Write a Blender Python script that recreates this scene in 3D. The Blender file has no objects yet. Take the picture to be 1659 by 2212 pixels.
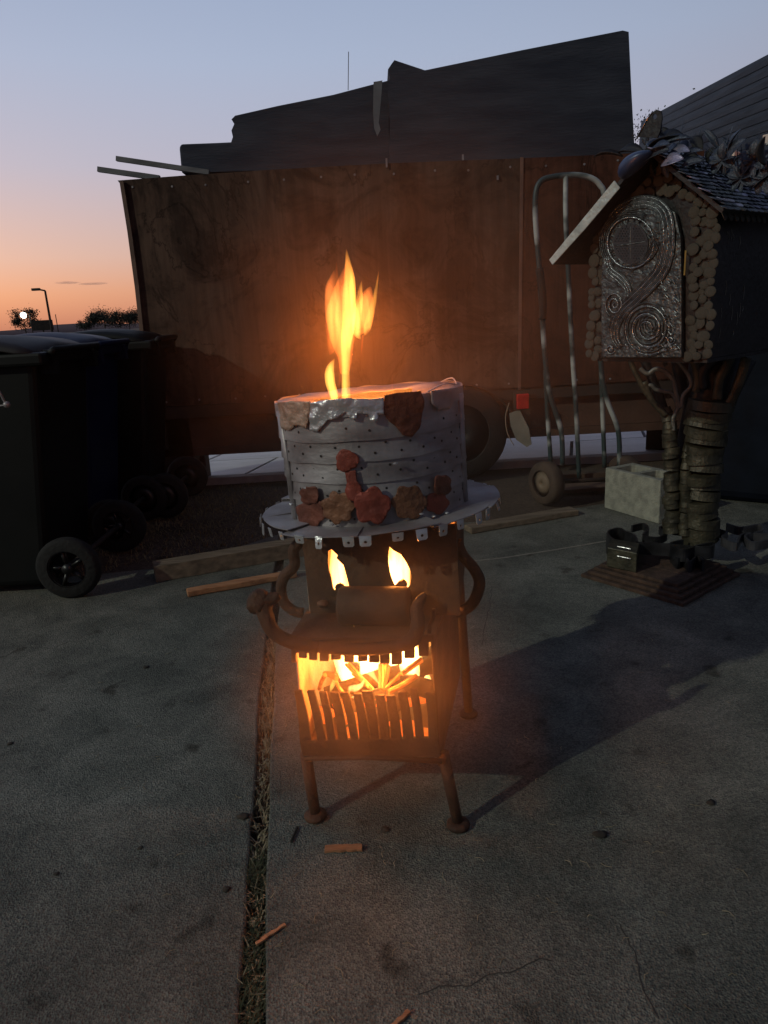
import bpy, bmesh, math, random
from mathutils import Vector, Matrix, noise
from mathutils.geometry import tessellate_polygon
random.seed(7)
scn = bpy.context.scene
R = math.radians
# ------------------------------------------------------------------ camera
CAM_H = 1.05; PITCH = R(15.6); ROLL = R(3.2); FPX = 2218 / 1.447
sc_, cc_ = math.sin(ROLL), math.cos(ROLL); sp_, cp_ = math.sin(PITCH), math.cos(PITCH)
cam_d = bpy.data.cameras.new('camera'); cam = bpy.data.objects.new('camera', cam_d)
scn.collection.objects.link(cam); scn.camera = cam
cam_d.sensor_fit = 'VERTICAL'; cam_d.sensor_height = 36; cam_d.sensor_width = 27
cam_d.lens = 36 * 2218 / 3200; cam_d.clip_end = 3000; cam_d.clip_start = 0.02
right = Vector((cc_, -sc_ * sp_, -sc_ * cp_)); up = Vector((sc_, cc_ * sp_, cc_ * cp_)); fwd = Vector((0, cp_, -sp_))
m = Matrix((right, up, -fwd)).transposed().to_4x4(); m.translation = (0, 0, CAM_H); cam.matrix_world = m
# ------------------------------------------------------------------ world and sun
LDIR = Vector((0.85 * math.cos(R(29)), 0.53 * math.cos(R(29)), -math.sin(R(29)))).normalized()
w = bpy.data.worlds.new('World'); scn.world = w; w.use_nodes = True
nt = w.node_tree; nt.nodes.clear(); N = nt.nodes.new; LK = nt.links.new
out = N('ShaderNodeOutputWorld'); bg = N('ShaderNodeBackground'); bg2 = N('ShaderNodeBackground'); add = N('ShaderNodeAddShader')
sky = N('ShaderNodeTexSky'); sky.sky_type = 'NISHITA'; sky.sun_disc = False
sky.sun_elevation = R(1.0); sky.sun_rotation = R(-32); sky.dust_density = 3.0; sky.ozone_density = 3.0; sky.altitude = 100
LK(sky.outputs[0], bg.inputs[0]); bg.inputs[1].default_value = 0.05
tc = N('ShaderNodeTexCoord'); sep = N('ShaderNodeSeparateXYZ'); LK(tc.outputs['Generated'], sep.inputs[0])
ramp = N('ShaderNodeValToRGB'); cr = ramp.color_ramp
stops = [(0.0, (0.30, 0.15, 0.11)), (0.485, (0.50, 0.22, 0.15)), (0.503, (0.66, 0.27, 0.17)), (0.522, (0.74, 0.37, 0.25)), (0.5436, (0.68, 0.46, 0.41)),
         (0.593, (0.52, 0.50, 0.60)), (0.646, (0.45, 0.515, 0.67)), (0.711, (0.35, 0.43, 0.60)), (1.0, (0.15, 0.20, 0.38))]
cr.elements[0].position = 0; cr.elements[0].color = (*stops[0][1], 1); cr.elements[1].position = 1; cr.elements[1].color = (*stops[-1][1], 1)
for p, c in stops[1:-1]:
    e = cr.elements.new(p); e.color = (*c, 1)
mr = N('ShaderNodeMath'); mr.operation = 'MULTIPLY_ADD'; mr.inputs[1].default_value = 0.5; mr.inputs[2].default_value = 0.5
LK(sep.outputs['Z'], mr.inputs[0]); LK(mr.outputs[0], ramp.inputs[0])
# towards the sunset bright, away from it the blue of the earth's shadow
dot = N('ShaderNodeVectorMath'); dot.operation = 'DOT_PRODUCT'; LK(tc.outputs['Generated'], dot.inputs[0]); dot.inputs[1].default_value = (-0.42, 0.90, 0.0)
az = N('ShaderNodeMapRange'); az.interpolation_type = 'SMOOTHSTEP'
az.inputs[1].default_value = -0.4; az.inputs[2].default_value = 0.95; LK(dot.outputs['Value'], az.inputs[0])
mixc = N('ShaderNodeMix'); mixc.data_type = 'RGBA'; mixc.inputs[6].default_value = (0.075, 0.078, 0.11, 1)
LK(az.outputs[0], mixc.inputs[0]); LK(ramp.outputs[0], mixc.inputs[7]); LK(mixc.outputs[2], bg2.inputs[0]); bg2.inputs[1].default_value = 0.84
LK(bg.outputs[0], add.inputs[0]); LK(bg2.outputs[0], add.inputs[1]); LK(add.outputs[0], out.inputs[0])
sd = bpy.data.lights.new('sun', 'SUN'); sd.energy = 0.92; sd.angle = R(0.6); sd.color = (0.97, 1.0, 0.82)
so = bpy.data.objects.new('sun', sd); scn.collection.objects.link(so); so.rotation_euler = LDIR.to_track_quat('-Z', 'Y').to_euler()
scn.view_settings.view_transform = 'Standard'; scn.view_settings.look = 'None'; scn.view_settings.exposure = 0; scn.view_settings.gamma = 1
scn.cycles.max_bounces = 8; scn.cycles.transparent_max_bounces = 16; scn.cycles.volume_bounces = 0
scn.cycles.use_denoising = True; scn.cycles.volume_step_rate = 1.0; scn.cycles.sample_clamp_indirect = 3.0
# ------------------------------------------------------------------ measuring: photo direction -> point on a real plane
def ray(px, py):
    u = px - 829.5; v = 1106 - py
    u2 = u * cc_ + v * sc_; v2 = -u * sc_ + v * cc_
    return Vector((u2, FPX * cp_ + v2 * sp_, -FPX * sp_ + v2 * cp_))
CAMP = Vector((0, 0, CAM_H))
def on(px, py, P0, n):
    d = ray(px, py); n = Vector(n); return CAMP + d * ((Vector(P0) - CAMP).dot(n) / d.dot(n))
def atY(px, py, Y): return on(px, py, (0, Y, 0), (0, 1, 0))
def gr(px, py, z=0.0): return on(px, py, (0, 0, z), (0, 0, 1))
# ------------------------------------------------------------------ materials
MATS = {}
def mat(name, col, col2=None, rough=0.7, metal=0.0, scale=8.0, stretch=(1, 1, 1), bump=0.0, bscale=60.0, spec=0.5, detail=6, cracks=None, lo=0.35, hi=0.65, emit=None):
    if name in MATS: return MATS[name]
    mt = bpy.data.materials.new(name); mt.use_nodes = True; t = mt.node_tree; nn = t.nodes.new; l = t.links.new
    b = t.nodes['Principled BSDF']; b.inputs['Roughness'].default_value = rough; b.inputs['Metallic'].default_value = metal
    b.inputs['Specular IOR Level'].default_value = spec
    c = nn('ShaderNodeTexCoord'); mp = nn('ShaderNodeMapping'); mp.inputs['Scale'].default_value = stretch; l(c.outputs['Object'], mp.inputs[0])
    ns = nn('ShaderNodeTexNoise'); ns.inputs['Scale'].default_value = scale; ns.inputs['Detail'].default_value = detail; l(mp.outputs[0], ns.inputs[0])
    rp = nn('ShaderNodeValToRGB'); rp.color_ramp.elements[0].position = lo; rp.color_ramp.elements[1].position = hi
    rp.color_ramp.elements[0].color = (*col, 1); rp.color_ramp.elements[1].color = (*(col2 or [x * 1.5 for x in col]), 1)
    l(ns.outputs[0], rp.inputs[0]); cout = rp.outputs[0]
    if cracks:
        vz = nn('ShaderNodeTexNoise'); vz.inputs['Scale'].default_value = cracks[0]; vz.inputs['Detail'].default_value = 5; l(c.outputs['Object'], vz.inputs[0])
        ab = nn('ShaderNodeMath'); ab.operation = 'SUBTRACT'; ab.inputs[1].default_value = 0.5; l(vz.outputs[0], ab.inputs[0])
        a2 = nn('ShaderNodeMath'); a2.operation = 'ABSOLUTE'; l(ab.outputs[0], a2.inputs[0])
        mr_ = nn('ShaderNodeMapRange'); mr_.inputs[1].default_value = 0; mr_.inputs[2].default_value = cracks[1]; mr_.inputs[3].default_value = cracks[2]; mr_.inputs[4].default_value = 1; l(a2.outputs[0], mr_.inputs[0])
        mx = nn('ShaderNodeMix'); mx.data_type = 'RGBA'; mx.blend_type = 'MULTIPLY'; mx.inputs[0].default_value = 1; l(cout, mx.inputs[6]); l(mr_.outputs[0], mx.inputs[7]); cout = mx.outputs[2]
    l(cout, b.inputs['Base Color'])
    if bump:
        n2 = nn('ShaderNodeTexNoise'); n2.inputs['Scale'].default_value = bscale; n2.inputs['Detail'].default_value = 4; l(mp.outputs[0], n2.inputs[0])
        bp = nn('ShaderNodeBump'); bp.inputs['Strength'].default_value = bump; bp.inputs['Distance'].default_value = 0.01; l(n2.outputs[0], bp.inputs['Height']); l(bp.outputs[0], b.inputs['Normal'])
    if emit:
        b.inputs['Emission Color'].default_value = (*emit[0], 1); b.inputs['Emission Strength'].default_value = emit[1]
    MATS[name] = mt; return mt
def emis(name, col, st):
    mt = bpy.data.materials.new(name); mt.use_nodes = True; t = mt.node_tree; t.nodes.clear()
    e = t.nodes.new('ShaderNodeEmission'); o = t.nodes.new('ShaderNodeOutputMaterial'); e.inputs[0].default_value = (*col, 1); e.inputs[1].default_value = st
    t.links.new(e.outputs[0], o.inputs[0]); MATS[name] = mt; return mt
def flame_mat(name, cols, st, z0, z1):
    """glowing gas: emission in the volume of the flame, colour by height"""
    mt = bpy.data.materials.new(name); mt.use_nodes = True; t = mt.node_tree; t.nodes.clear(); nn = t.nodes.new; l = t.links.new
    o = nn('ShaderNodeOutputMaterial'); e = nn('ShaderNodeEmission'); c = nn('ShaderNodeTexCoord'); s = nn('ShaderNodeSeparateXYZ'); l(c.outputs['Object'], s.inputs[0])
    mr_ = nn('ShaderNodeMapRange'); mr_.inputs[1].default_value = z0; mr_.inputs[2].default_value = z1; l(s.outputs['Z'], mr_.inputs[0])
    rp = nn('ShaderNodeValToRGB'); rp.color_ramp.elements[0].color = (*cols[0], 1); rp.color_ramp.elements[1].color = (*cols[-1], 1)
    for i, cc in enumerate(cols[1:-1]):
        el = rp.color_ramp.elements.new((i + 1) / (len(cols) - 1)); el.color = (*cc, 1)
    l(mr_.outputs[0], rp.inputs[0]); l(rp.outputs[0], e.inputs[0]); e.inputs[1].default_value = st
    mp = nn('ShaderNodeMapping'); mp.inputs['Scale'].default_value = (60, 60, 7); l(c.outputs['Object'], mp.inputs[0])
    ns = nn('ShaderNodeTexNoise'); ns.inputs['Scale'].default_value = 1.0; ns.inputs['Detail'].default_value = 2; l(mp.outputs[0], ns.inputs[0])
    m2 = nn('ShaderNodeMapRange'); m2.inputs[1].default_value = 0.35; m2.inputs[2].default_value = 0.65; m2.inputs[3].default_value = 0.35 * st; m2.inputs[4].default_value = 1.6 * st; l(ns.outputs[0], m2.inputs[0]); l(m2.outputs[0], e.inputs[1])
    l(e.outputs[0], o.inputs['Volume']); MATS[name] = mt; return mt
# ------------------------------------------------------------------ object helpers (all coordinates are world metres)
COL = scn.collection
def org(p): 
    v = Vector((0, 0, 0))
    while p is not None: v = v + p.location; p = p.parent
    return v
def obj(name, verts, faces, m=None, parent=None, smooth=False, **props):
    o_ = org(parent); me = bpy.data.meshes.new(name)
    me.from_pydata([tuple(Vector(v) - o_) for v in verts], [], faces); me.update()
    bm = bmesh.new(); bm.from_mesh(me); bmesh.ops.recalc_face_normals(bm, faces=bm.faces); bm.to_mesh(me); bm.free()
    if smooth: me.polygons.foreach_set('use_smooth', [True] * len(me.polygons))
    o = bpy.data.objects.new(name, me); COL.objects.link(o); o.parent = parent
    if m: me.materials.append(m)
    for k, v in props.items(): o[k] = v
    return o
def thing(name, loc, label, cat, group=None):
    o = bpy.data.objects.new(name, None); COL.objects.link(o); o.location = loc; o.empty_display_size = 0.1
    o['label'] = label; o['category'] = cat
    if group: o['group'] = group
    return o
def tag(o, label, cat, group=None):
    o['label'] = label; o['category'] = cat
    if group: o['group'] = group
    return o
class G:
    def __init__(s): s.v = []; s.f = []
    def add(s, vs, fs):
        k = len(s.v); s.v += [Vector(v) for v in vs]; s.f += [[i + k for i in f] for f in fs]; return s
    def box(s, c, sx, sy, sz, ax=(1, 0, 0), ay=(0, 1, 0), az=(0, 0, 1)):
        c = Vector(c); ax = Vector(ax).normalized() * sx / 2; ay = Vector(ay).normalized() * sy / 2; az = Vector(az).normalized() * sz / 2
        vs = [c + ax * i + ay * j + az * k for k in (-1, 1) for j in (-1, 1) for i in (-1, 1)]
        return s.add(vs, [[0, 1, 3, 2], [4, 6, 7, 5], [0, 4, 5, 1], [2, 3, 7, 6], [0, 2, 6, 4], [1, 5, 7, 3]])
    def prism(s, pts, off, holes=()):
        """flat outline (world points) with holes, given thickness by the vector off"""
        off = Vector(off); loops = [[Vector(p) for p in pts]] + [[Vector(p) for p in h] for h in holes]
        flat = [p for lp in loops for p in lp]; tris = tessellate_polygon(loops); n = len(flat)
        fs = [list(t) for t in tris] + [[i + n for i in reversed(t)] for t in tris]; k = 0
        for lp in loops:
            for i in range(len(lp)):
                a = k + i; b = k + (i + 1) % len(lp); fs.append([a, b, b + n, a + n])
            k += len(lp)
        return s.add(flat + [p + off for p in flat], fs)
    def tube(s, pts, rad, seg=10, flat=1.0, side=None, cap=True):
        pts = [Vector(p) for p in pts]; n = len(pts); rr = rad if isinstance(rad, (list, tuple)) else [rad] * n
        vs = []; ref = Vector(side).normalized() if side else None
        for i, p in enumerate(pts):
            t = (pts[min(i + 1, n - 1)] - pts[max(i - 1, 0)]).normalized()
            if ref is None:
                ref = Vector((0, 0, 1)) if abs(t.z) < 0.9 else Vector((1, 0, 0))
            a = t.cross(ref)
            if a.length < 1e-4: a = t.orthogonal()
            a.normalize(); b = a.cross(t).normalized()
            if side is None: ref = b
            for k in range(seg):
                q = 2 * math.pi * k / seg; vs.append(p + a * math.cos(q) * rr[i] + b * math.sin(q) * rr[i] * flat)
        fs = [[i * seg + k, i * seg + (k + 1) % seg, (i + 1) * seg + (k + 1) % seg, (i + 1) * seg + k] for i in range(n - 1) for k in range(seg)]
        if cap: fs += [list(range(seg))[::-1], list(range((n - 1) * seg, n * seg))]
        return s.add(vs, fs)
    def lathe(s, c, prof, seg=32, ax=(0, 0, 1), cap=True):
        az_ = Vector(ax).normalized(); a = az_.orthogonal().normalized(); b = az_.cross(a); c = Vector(c); vs = []
        for r_, h_ in prof:
            for k in range(seg):
                q = 2 * math.pi * k / seg; vs.append(c + az_ * h_ + (a * math.cos(q) + b * math.sin(q)) * r_)
        fs = [[i * seg + k, i * seg + (k + 1) % seg, (i + 1) * seg + (k + 1) % seg, (i + 1) * seg + k] for i in range(len(prof) - 1) for k in range(seg)]
        if cap: fs += [list(range(seg))[::-1], list(range((len(prof) - 1) * seg, len(prof) * seg))]
        return s.add(vs, fs)
    def blob(s, c, r, jit=0.2, seg=2, sc=(1, 1, 1), seed=0):
        bm = bmesh.new(); bmesh.ops.create_icosphere(bm, subdivisions=seg, radius=1)
        vs = []
        for v in bm.verts:
            k = 1 + jit * noise.noise(v.co * 1.7 + Vector((seed, seed * 2.3, 0))); vs.append(Vector(c) + Vector((v.co.x * r * sc[0] * k, v.co.y * r * sc[1] * k, v.co.z * r * sc[2] * k)))
        fs = [[v.index for v in f.verts] for f in bm.faces]; bm.free(); return s.add(vs, fs)
    def build(s, name, m=None, parent=None, smooth=False, **p): return obj(name, s.v, s.f, m, parent, smooth, **p)
def smooth_path(pts, n=6):
    pts = [Vector(p) for p in pts]; o = []
    P = [pts[0]] + pts + [pts[-1]]
    for i in range(1, len(P) - 2):
        for k in range(n):
            t = k / n; a, b, c, d = P[i - 1], P[i], P[i + 1], P[i + 2]
            o.append(0.5 * ((2 * b) + (c - a) * t + (2 * a - 5 * b + 4 * c - d) * t * t + (3 * b - a - 3 * c + d) * t ** 3))
    o.append(pts[-1]); return o
def smooth_val(vals, n=6):
    o = []
    for i in range(len(vals) - 1):
        for k in range(n): o.append(vals[i] + (vals[i + 1] - vals[i]) * k / n)
    return o + [vals[-1]]
def inst(name, me, parent, M, **p):
    o = bpy.data.objects.new(name, me); COL.objects.link(o); o.parent = parent
    M = M.copy(); M.translation = M.translation - org(parent); o.matrix_local = M
    for k, v in p.items(): o[k] = v
    return o
def frame(c, x, y, z, s=(1, 1, 1)):
    M = Matrix((Vector(x) * s[0], Vector(y) * s[1], Vector(z) * s[2])).transposed().to_4x4(); M.translation = c; return M
def mesh_of(name, g, m, smooth=False):
    me = bpy.data.meshes.new(name); me.from_pydata([tuple(v) for v in g.v], [], g.f); me.update(); me.materials.append(m)
    bm = bmesh.new(); bm.from_mesh(me); bmesh.ops.recalc_face_normals(bm, faces=bm.faces); bm.to_mesh(me); bm.free()
    if smooth: me.polygons.foreach_set('use_smooth', [True] * len(me.polygons))
    return me
def bevel(o, wd=0.003, seg=2):
    b = o.modifiers.new('bevel', 'BEVEL'); b.width = wd; b.segments = seg; b.limit_method = 'ANGLE'; return o
# ------------------------------------------------------------------ material set
iron = mat('dark_iron', (0.04, 0.02, 0.012), (0.10, 0.045, 0.024), rough=0.75, metal=0.3, scale=14, bump=0.5, bscale=90)
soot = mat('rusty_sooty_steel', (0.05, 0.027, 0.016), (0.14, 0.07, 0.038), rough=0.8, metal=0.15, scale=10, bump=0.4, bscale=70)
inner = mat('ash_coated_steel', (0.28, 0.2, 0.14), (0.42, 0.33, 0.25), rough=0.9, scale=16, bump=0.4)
alu = mat('grey_sheet_metal', (0.19, 0.165, 0.165), (0.38, 0.355, 0.36), rough=0.5, metal=0.45, scale=9, stretch=(1, 1, 2), bump=0.12, bscale=50)
alu_b = mat('bright_sheet_metal', (0.5, 0.5, 0.51), (0.72, 0.72, 0.72), rough=0.32, metal=0.7, scale=30, bump=0.5, bscale=55)
copper = mat('heat_stained_copper', (0.10, 0.03, 0.018), (0.2, 0.062, 0.038), rough=0.6, metal=0.35, scale=25, bump=0.4, bscale=80)
copper_b = mat('orange_copper', (0.15, 0.06, 0.03), (0.23, 0.10, 0.05), rough=0.6, metal=0.3, scale=30, bump=0.4, bscale=80)
copper_r = mat('red_copper', (0.18, 0.035, 0.022), (0.28, 0.055, 0.035), rough=0.6, metal=0.3, scale=30, bump=0.3, bscale=80)
char = mat('charred_wood', (0.01, 0.008, 0.007), (0.05, 0.035, 0.025), rough=0.9, scale=18, stretch=(1, 1, 1), bump=0.8, bscale=40)
wood_o = mat('orange_wood', (0.33, 0.14, 0.06), (0.5, 0.24, 0.11), rough=0.75, scale=9, stretch=(1, 8, 8), bump=0.4)
wood_w = mat('weathered_wood', (0.12, 0.09, 0.06), (0.24, 0.18, 0.12), rough=0.85, scale=5, stretch=(1, 12, 8), bump=0.6)
blackp = mat('black_plastic', (0.0028, 0.0032, 0.003), (0.006, 0.0065, 0.006), rough=0.6, spec=0.25, scale=4)
bluep = mat('dark_blue_plastic', (0.003, 0.006, 0.03), (0.005, 0.01, 0.045), rough=0.55, spec=0.3, scale=4)
rubber = mat('tyre_rubber', (0.004, 0.004, 0.004), (0.01, 0.0095, 0.009), rough=0.85, scale=20, bump=0.4)
# ================================================================== GROUND
def ground_mat(name, c1, c2, c3, sc=1.0, dark=0.35):
    mt = bpy.data.materials.new(name); mt.use_nodes = True; t = mt.node_tree; nn = t.nodes.new; l = t.links.new; b = t.nodes['Principled BSDF']
    b.inputs['Roughness'].default_value = 0.9; b.inputs['Specular IOR Level'].default_value = 0.25
    c = nn('ShaderNodeTexCoord')
    n1 = nn('ShaderNodeTexNoise'); n1.inputs['Scale'].default_value = 1.6 * sc; n1.inputs['Detail'].default_value = 7; l(c.outputs['Object'], n1.inputs[0])
    r1 = nn('ShaderNodeValToRGB'); r1.color_ramp.elements[0].position = 0.35; r1.color_ramp.elements[1].position = 0.68; r1.color_ramp.elements[0].color = (*c1, 1); r1.color_ramp.elements[1].color = (*c2, 1); l(n1.outputs[0], r1.inputs[0])
    v = nn('ShaderNodeTexVoronoi'); v.inputs['Scale'].default_value = 260 * sc; l(c.outputs['Object'], v.inputs[0])
    hs = nn('ShaderNodeSeparateColor'); l(v.outputs['Color'], hs.inputs[0])
    r2 = nn('ShaderNodeValToRGB'); r2.color_ramp.elements[0].color = (dark, dark, dark, 1); r2.color_ramp.elements[1].color = (1.45, 1.4, 1.3, 1); r2.color_ramp.elements[0].position = 0.02; r2.color_ramp.elements[1].position = 0.95
    l(hs.outputs[0], r2.inputs[0])
    mx = nn('ShaderNodeMix'); mx.data_type = 'RGBA'; mx.blend_type = 'MULTIPLY'; mx.inputs[0].default_value = 0.62; l(r1.outputs[0], mx.inputs[6]); l(r2.outputs[0], mx.inputs[7])
    n4 = nn('ShaderNodeTexNoise'); n4.inputs['Scale'].default_value = 4.5 * sc; n4.inputs['Detail'].default_value = 9; n4.inputs['Roughness'].default_value = 0.7; n4.inputs['Distortion'].default_value = 0.6; l(c.outputs['Object'], n4.inputs[0])
    r4 = nn('ShaderNodeValToRGB'); r4.color_ramp.elements[0].position = 0.38; r4.color_ramp.elements[1].position = 0.62; r4.color_ramp.elements[0].color = (0.62, 0.63, 0.62, 1); r4.color_ramp.elements[1].color = (1.08, 1.06, 1.04, 1); l(n4.outputs[0], r4.inputs[0])
    m4 = nn('ShaderNodeMix'); m4.data_type = 'RGBA'; m4.blend_type = 'MULTIPLY'; m4.inputs[0].default_value = 1; l(mx.outputs[2], m4.inputs[6]); l(r4.outputs[0], m4.inputs[7]); mx = m4
    # sparse dark stains and pits
    n3 = nn('ShaderNodeTexNoise'); n3.inputs['Scale'].default_value = 9 * sc; n3.inputs['Detail'].default_value = 3; l(c.outputs['Object'], n3.inputs[0])
    r3 = nn('ShaderNodeValToRGB'); r3.color_ramp.elements[0].position = 0.27; r3.color_ramp.elements[1].position = 0.36; r3.color_ramp.elements[0].color = (*c3, 1); r3.color_ramp.elements[1].color = (1, 1, 1, 1); l(n3.outputs[0], r3.inputs[0])
    m2 = nn('ShaderNodeMix'); m2.data_type = 'RGBA'; m2.blend_type = 'MULTIPLY'; m2.inputs[0].default_value = 1; l(mx.outputs[2], m2.inputs[6]); l(r3.outputs[0], m2.inputs[7])
    l(m2.outputs[2], b.inputs['Base Color'])
    n2 = nn('ShaderNodeTexNoise'); n2.inputs['Scale'].default_value = 140 * sc; n2.inputs['Detail'].default_value = 5; l(c.outputs['Object'], n2.inputs[0])
    ad = nn('ShaderNodeMath'); ad.operation = 'ADD'; l(n2.outputs[0], ad.inputs[0]); l(v.outputs['Distance'], ad.inputs[1])
    bp = nn('ShaderNodeBump'); bp.inputs['Strength'].default_value = 0.65; bp.inputs['Distance'].default_value = 0.004; l(ad.outputs[0], bp.inputs['Height']); l(bp.outputs[0], b.inputs['Normal'])
    MATS[name] = mt; return mt
conc = ground_mat('worn_concrete', (0.115, 0.119, 0.105), (0.20, 0.203, 0.178), (0.45, 0.42, 0.4))
dirt = ground_mat('dry_dirt', (0.07, 0.052, 0.04), (0.12, 0.09, 0.07), (0.5, 0.45, 0.4), sc=0.5)
pave = mat('pale_paving', (0.34, 0.35, 0.37), (0.46, 0.46, 0.48), rough=0.45, scale=2.5, stretch=(1, 3, 1), bump=0.1)
obj('ground', [(-900, -300, -0.06), (900, -300, -0.06), (900, 1500, -0.06), (-900, 1500, -0.06)], [[0, 1, 2, 3]], dirt, kind='structure')
# verge of bare dirt between concrete and the road (gently uneven)
gv = G(); nx, ny = 60, 34
for j in range(ny + 1):
    for i in range(nx + 1):
        x = -4 + 9 * i / nx; y = 2.7 + 2.1 * j / ny
        gv.v.append(Vector((x, y, -0.018 + 0.012 * noise.noise(Vector((x * 2.2, y * 2.2, 1))))))
gv.f = [[j * (nx + 1) + i, j * (nx + 1) + i + 1, (j + 1) * (nx + 1) + i + 1, (j + 1) * (nx + 1) + i] for j in range(ny) for i in range(nx)]
gv.build('dirt_verge', dirt, smooth=True, kind='structure')
JT = gr(600, 1235); 
# joint between the two slabs
joint = [gr(545, 2330), gr(543, 2212), gr(553, 1950), gr(566, 1700), gr(576, 1500), gr(590, 1330), gr(612, 1150)]
def jx(y):
    for a, b in zip(joint[:-1], joint[1:]):
        if a.y <= y <= b.y: return a.x + (b.x - a.x) * (y - a.y) / (b.y - a.y)
    return joint[0].x if y < joint[0].y else joint[-1].x
E1 = gr(0, 1312); E2 = gr(385, 1222); E3 = gr(593, 1158)
far_r = [gr(612, 1152), gr(1060, 1125), gr(1320, 1085), Vector((2.2, 4.0, 0)), Vector((6, 4.0, 0))]
def slab(name, outline, **k):
    g = G(); g.prism([(p[0], p[1], 0.0) for p in outline], (0, 0, -0.1)); o = g.build(name, conc, **k); bevel(o, 0.006, 2); return o
left_edge = []; right_edge = []
yy = -2.0
while yy <= joint[-1].y:
    wob = 0.006 * noise.noise(Vector((yy * 9, 3, 0))); wid = 0.019 + 0.007 * noise.noise(Vector((yy * 3, 9, 0)))
    left_edge.append((jx(yy) - wid + wob, yy)); right_edge.append((jx(yy) + wid + 0.5 * wob, yy)); yy += 0.06
slab('concrete_slab', [(-6, -2)] + left_edge + [(E3.x - 0.02, E3.y), (E2.x, E2.y), (-1.3, 3.0), (-6, 2.5)], kind='structure')
right_main = right_edge + [(p.x, p.y) for p in far_r] + [(6, -2)]
# the right slab is cut by a second thin joint running away to the right
j2a = gr(1000, 1215); j2b = gr(1330, 1168)
slab('concrete_slab', right_main, kind='structure')
gj = G(); pj = smooth_path([gr(600, 1235, 0.0015), gr(1000, 1213, 0.0015), gr(1150, 1195, 0.0015), gr(1330, 1165, 0.0015)], 8)
gj.tube([p for p in pj], 0.006, seg=6, flat=0.15, side=(0, 0, 1)); gj.build('sealed_crack', mat('crack_fill', (0.19, 0.17, 0.14), (0.26, 0.23, 0.18), rough=0.9, scale=30), kind='structure')
for pts in ([(905, 2150), (960, 2128), (1010, 2132), (1060, 2104), (1110, 2098), (1165, 2070), (1200, 2075)], [(1040, 1392), (1052, 1340), (1060, 1290), (1064, 1262)], [(0, 1420), (60, 1398), (110, 1402), (170, 1380)], [(1340, 2000), (1372, 2060), (1390, 2140), (1430, 2212)]):
    P_ = []
    for a_, b_ in zip(pts[:-1], pts[1:]):
        for k in range(6): P_.append(gr(a_[0] + (b_[0] - a_[0]) * k / 6 + random.uniform(-2.5, 2.5), a_[1] + (b_[1] - a_[1]) * k / 6 + random.uniform(-2.5, 2.5), 0.0006))
    g = G(); g.tube(P_, 0.0011, seg=4, flat=0.4, side=(0, 0, 1)); g.build('hairline_crack', mat('crack_dark', (0.03, 0.028, 0.024), (0.05, 0.045, 0.04), rough=1), kind='structure')
# road paving beyond the trailer, its slabs single pieces
road = bpy.data.objects.new('pavement', None); COL.objects.link(road); road['kind'] = 'structure'
rk = G(); rk.box((0, 20, -0.05), 60, 30.4, 0.04); rk.build('paving_bed', mat('joint_dark', (0.05, 0.05, 0.055), (0.07, 0.07, 0.08)), road)
xs = [-9 + 1.15 * k for k in range(18)]
for j in range(7):
    y0 = 4.86 + j * 0.62
    for i, x in enumerate(xs):
        sk = 0.28; o_ = (0.5 * (j % 2)) * 1.15
        q = G(); a = x + o_ + sk * (y0 - 4.9); b_ = x + o_ + sk * (y0 + 0.6 - 4.9)
        h = 0.012 + random.uniform(-0.003, 0.003)
        q.prism([(a, y0, h), (a + 1.125, y0, h), (b_ + 1.125, y0 + 0.6, h), (b_, y0 + 0.6, h)], (0, 0, -0.04)); q.build('paving_slab', pave, road)
q = G(); q.box((0, 22, 0.0), 60, 26, 0.02); q.build('far_paving', pave, road)
kb = G(); kb.box((0.0, 4.80, 0.005), 14, 0.09, 0.05); kb.build('kerb', mat('kerb_stone', (0.3, 0.27, 0.27), (0.42, 0.38, 0.37), rough=0.8), kind='structure')
# ================================================================== GRASS
def blades(name, spots, m, h0, h1, lean, label=None, wd=0.0016):
    g = G()
    for (x, y, z) in spots:
        a = random.uniform(0, 6.283); h = random.uniform(h0, h1); ln = random.uniform(*lean) * h; dx, dy = math.cos(a), math.sin(a); w_ = wd * random.uniform(0.6, 1.3)
        p = Vector((x, y, z)); s_ = Vector((-dy, dx, 0)) * w_
        p1 = p + Vector((dx * ln * 0.35, dy * ln * 0.35, h * 0.6)); p2 = p + Vector((dx * ln, dy * ln, h * random.uniform(0.5, 1)))
        g.add([p - s_, p + s_, p1 + s_ * 0.8, p1 - s_ * 0.8, p2], [[0, 1, 2, 3], [3, 2, 4]])
    o = g.build(name, m, kind='stuff')
    return o
dryg = mat('dry_straw', (0.13, 0.10, 0.055), (0.34, 0.28, 0.17), rough=0.8, scale=40)
greeng = mat('green_moss', (0.035, 0.042, 0.016), (0.075, 0.075, 0.035), rough=0.85, scale=30)
greeny = mat('dry_green_grass', (0.13, 0.10, 0.05), (0.26, 0.2, 0.1), rough=0.85, scale=30)
sp = []
for k in range(1500):
    y = random.uniform(0.7, 2.3); 
    if noise.noise(Vector((y * 5, 4, 2))) < -0.28 and random.random() < 0.7: continue
    sp.append((jx(y) + random.gauss(0, 0.011), y, -0.025))
tag(blades('dry_grass', sp, dryg, 0.018, 0.036, (0.3, 1.6)), 'dry straw coloured grass filling the joint between the concrete slabs', 'grass')
sp = []
for k in range(1700):
    y = random.choice((random.gauss(0.98, 0.05), random.gauss(0.86, 0.05), random.gauss(1.16, 0.03))); sp.append((jx(y) + random.gauss(-0.004, 0.014), y, -0.02))
tag(blades('moss', sp, greeng, 0.016, 0.03, (0.2, 1.0), wd=0.0014), 'low green moss tuft in the near end of the slab joint', 'moss')
sp = []
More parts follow.
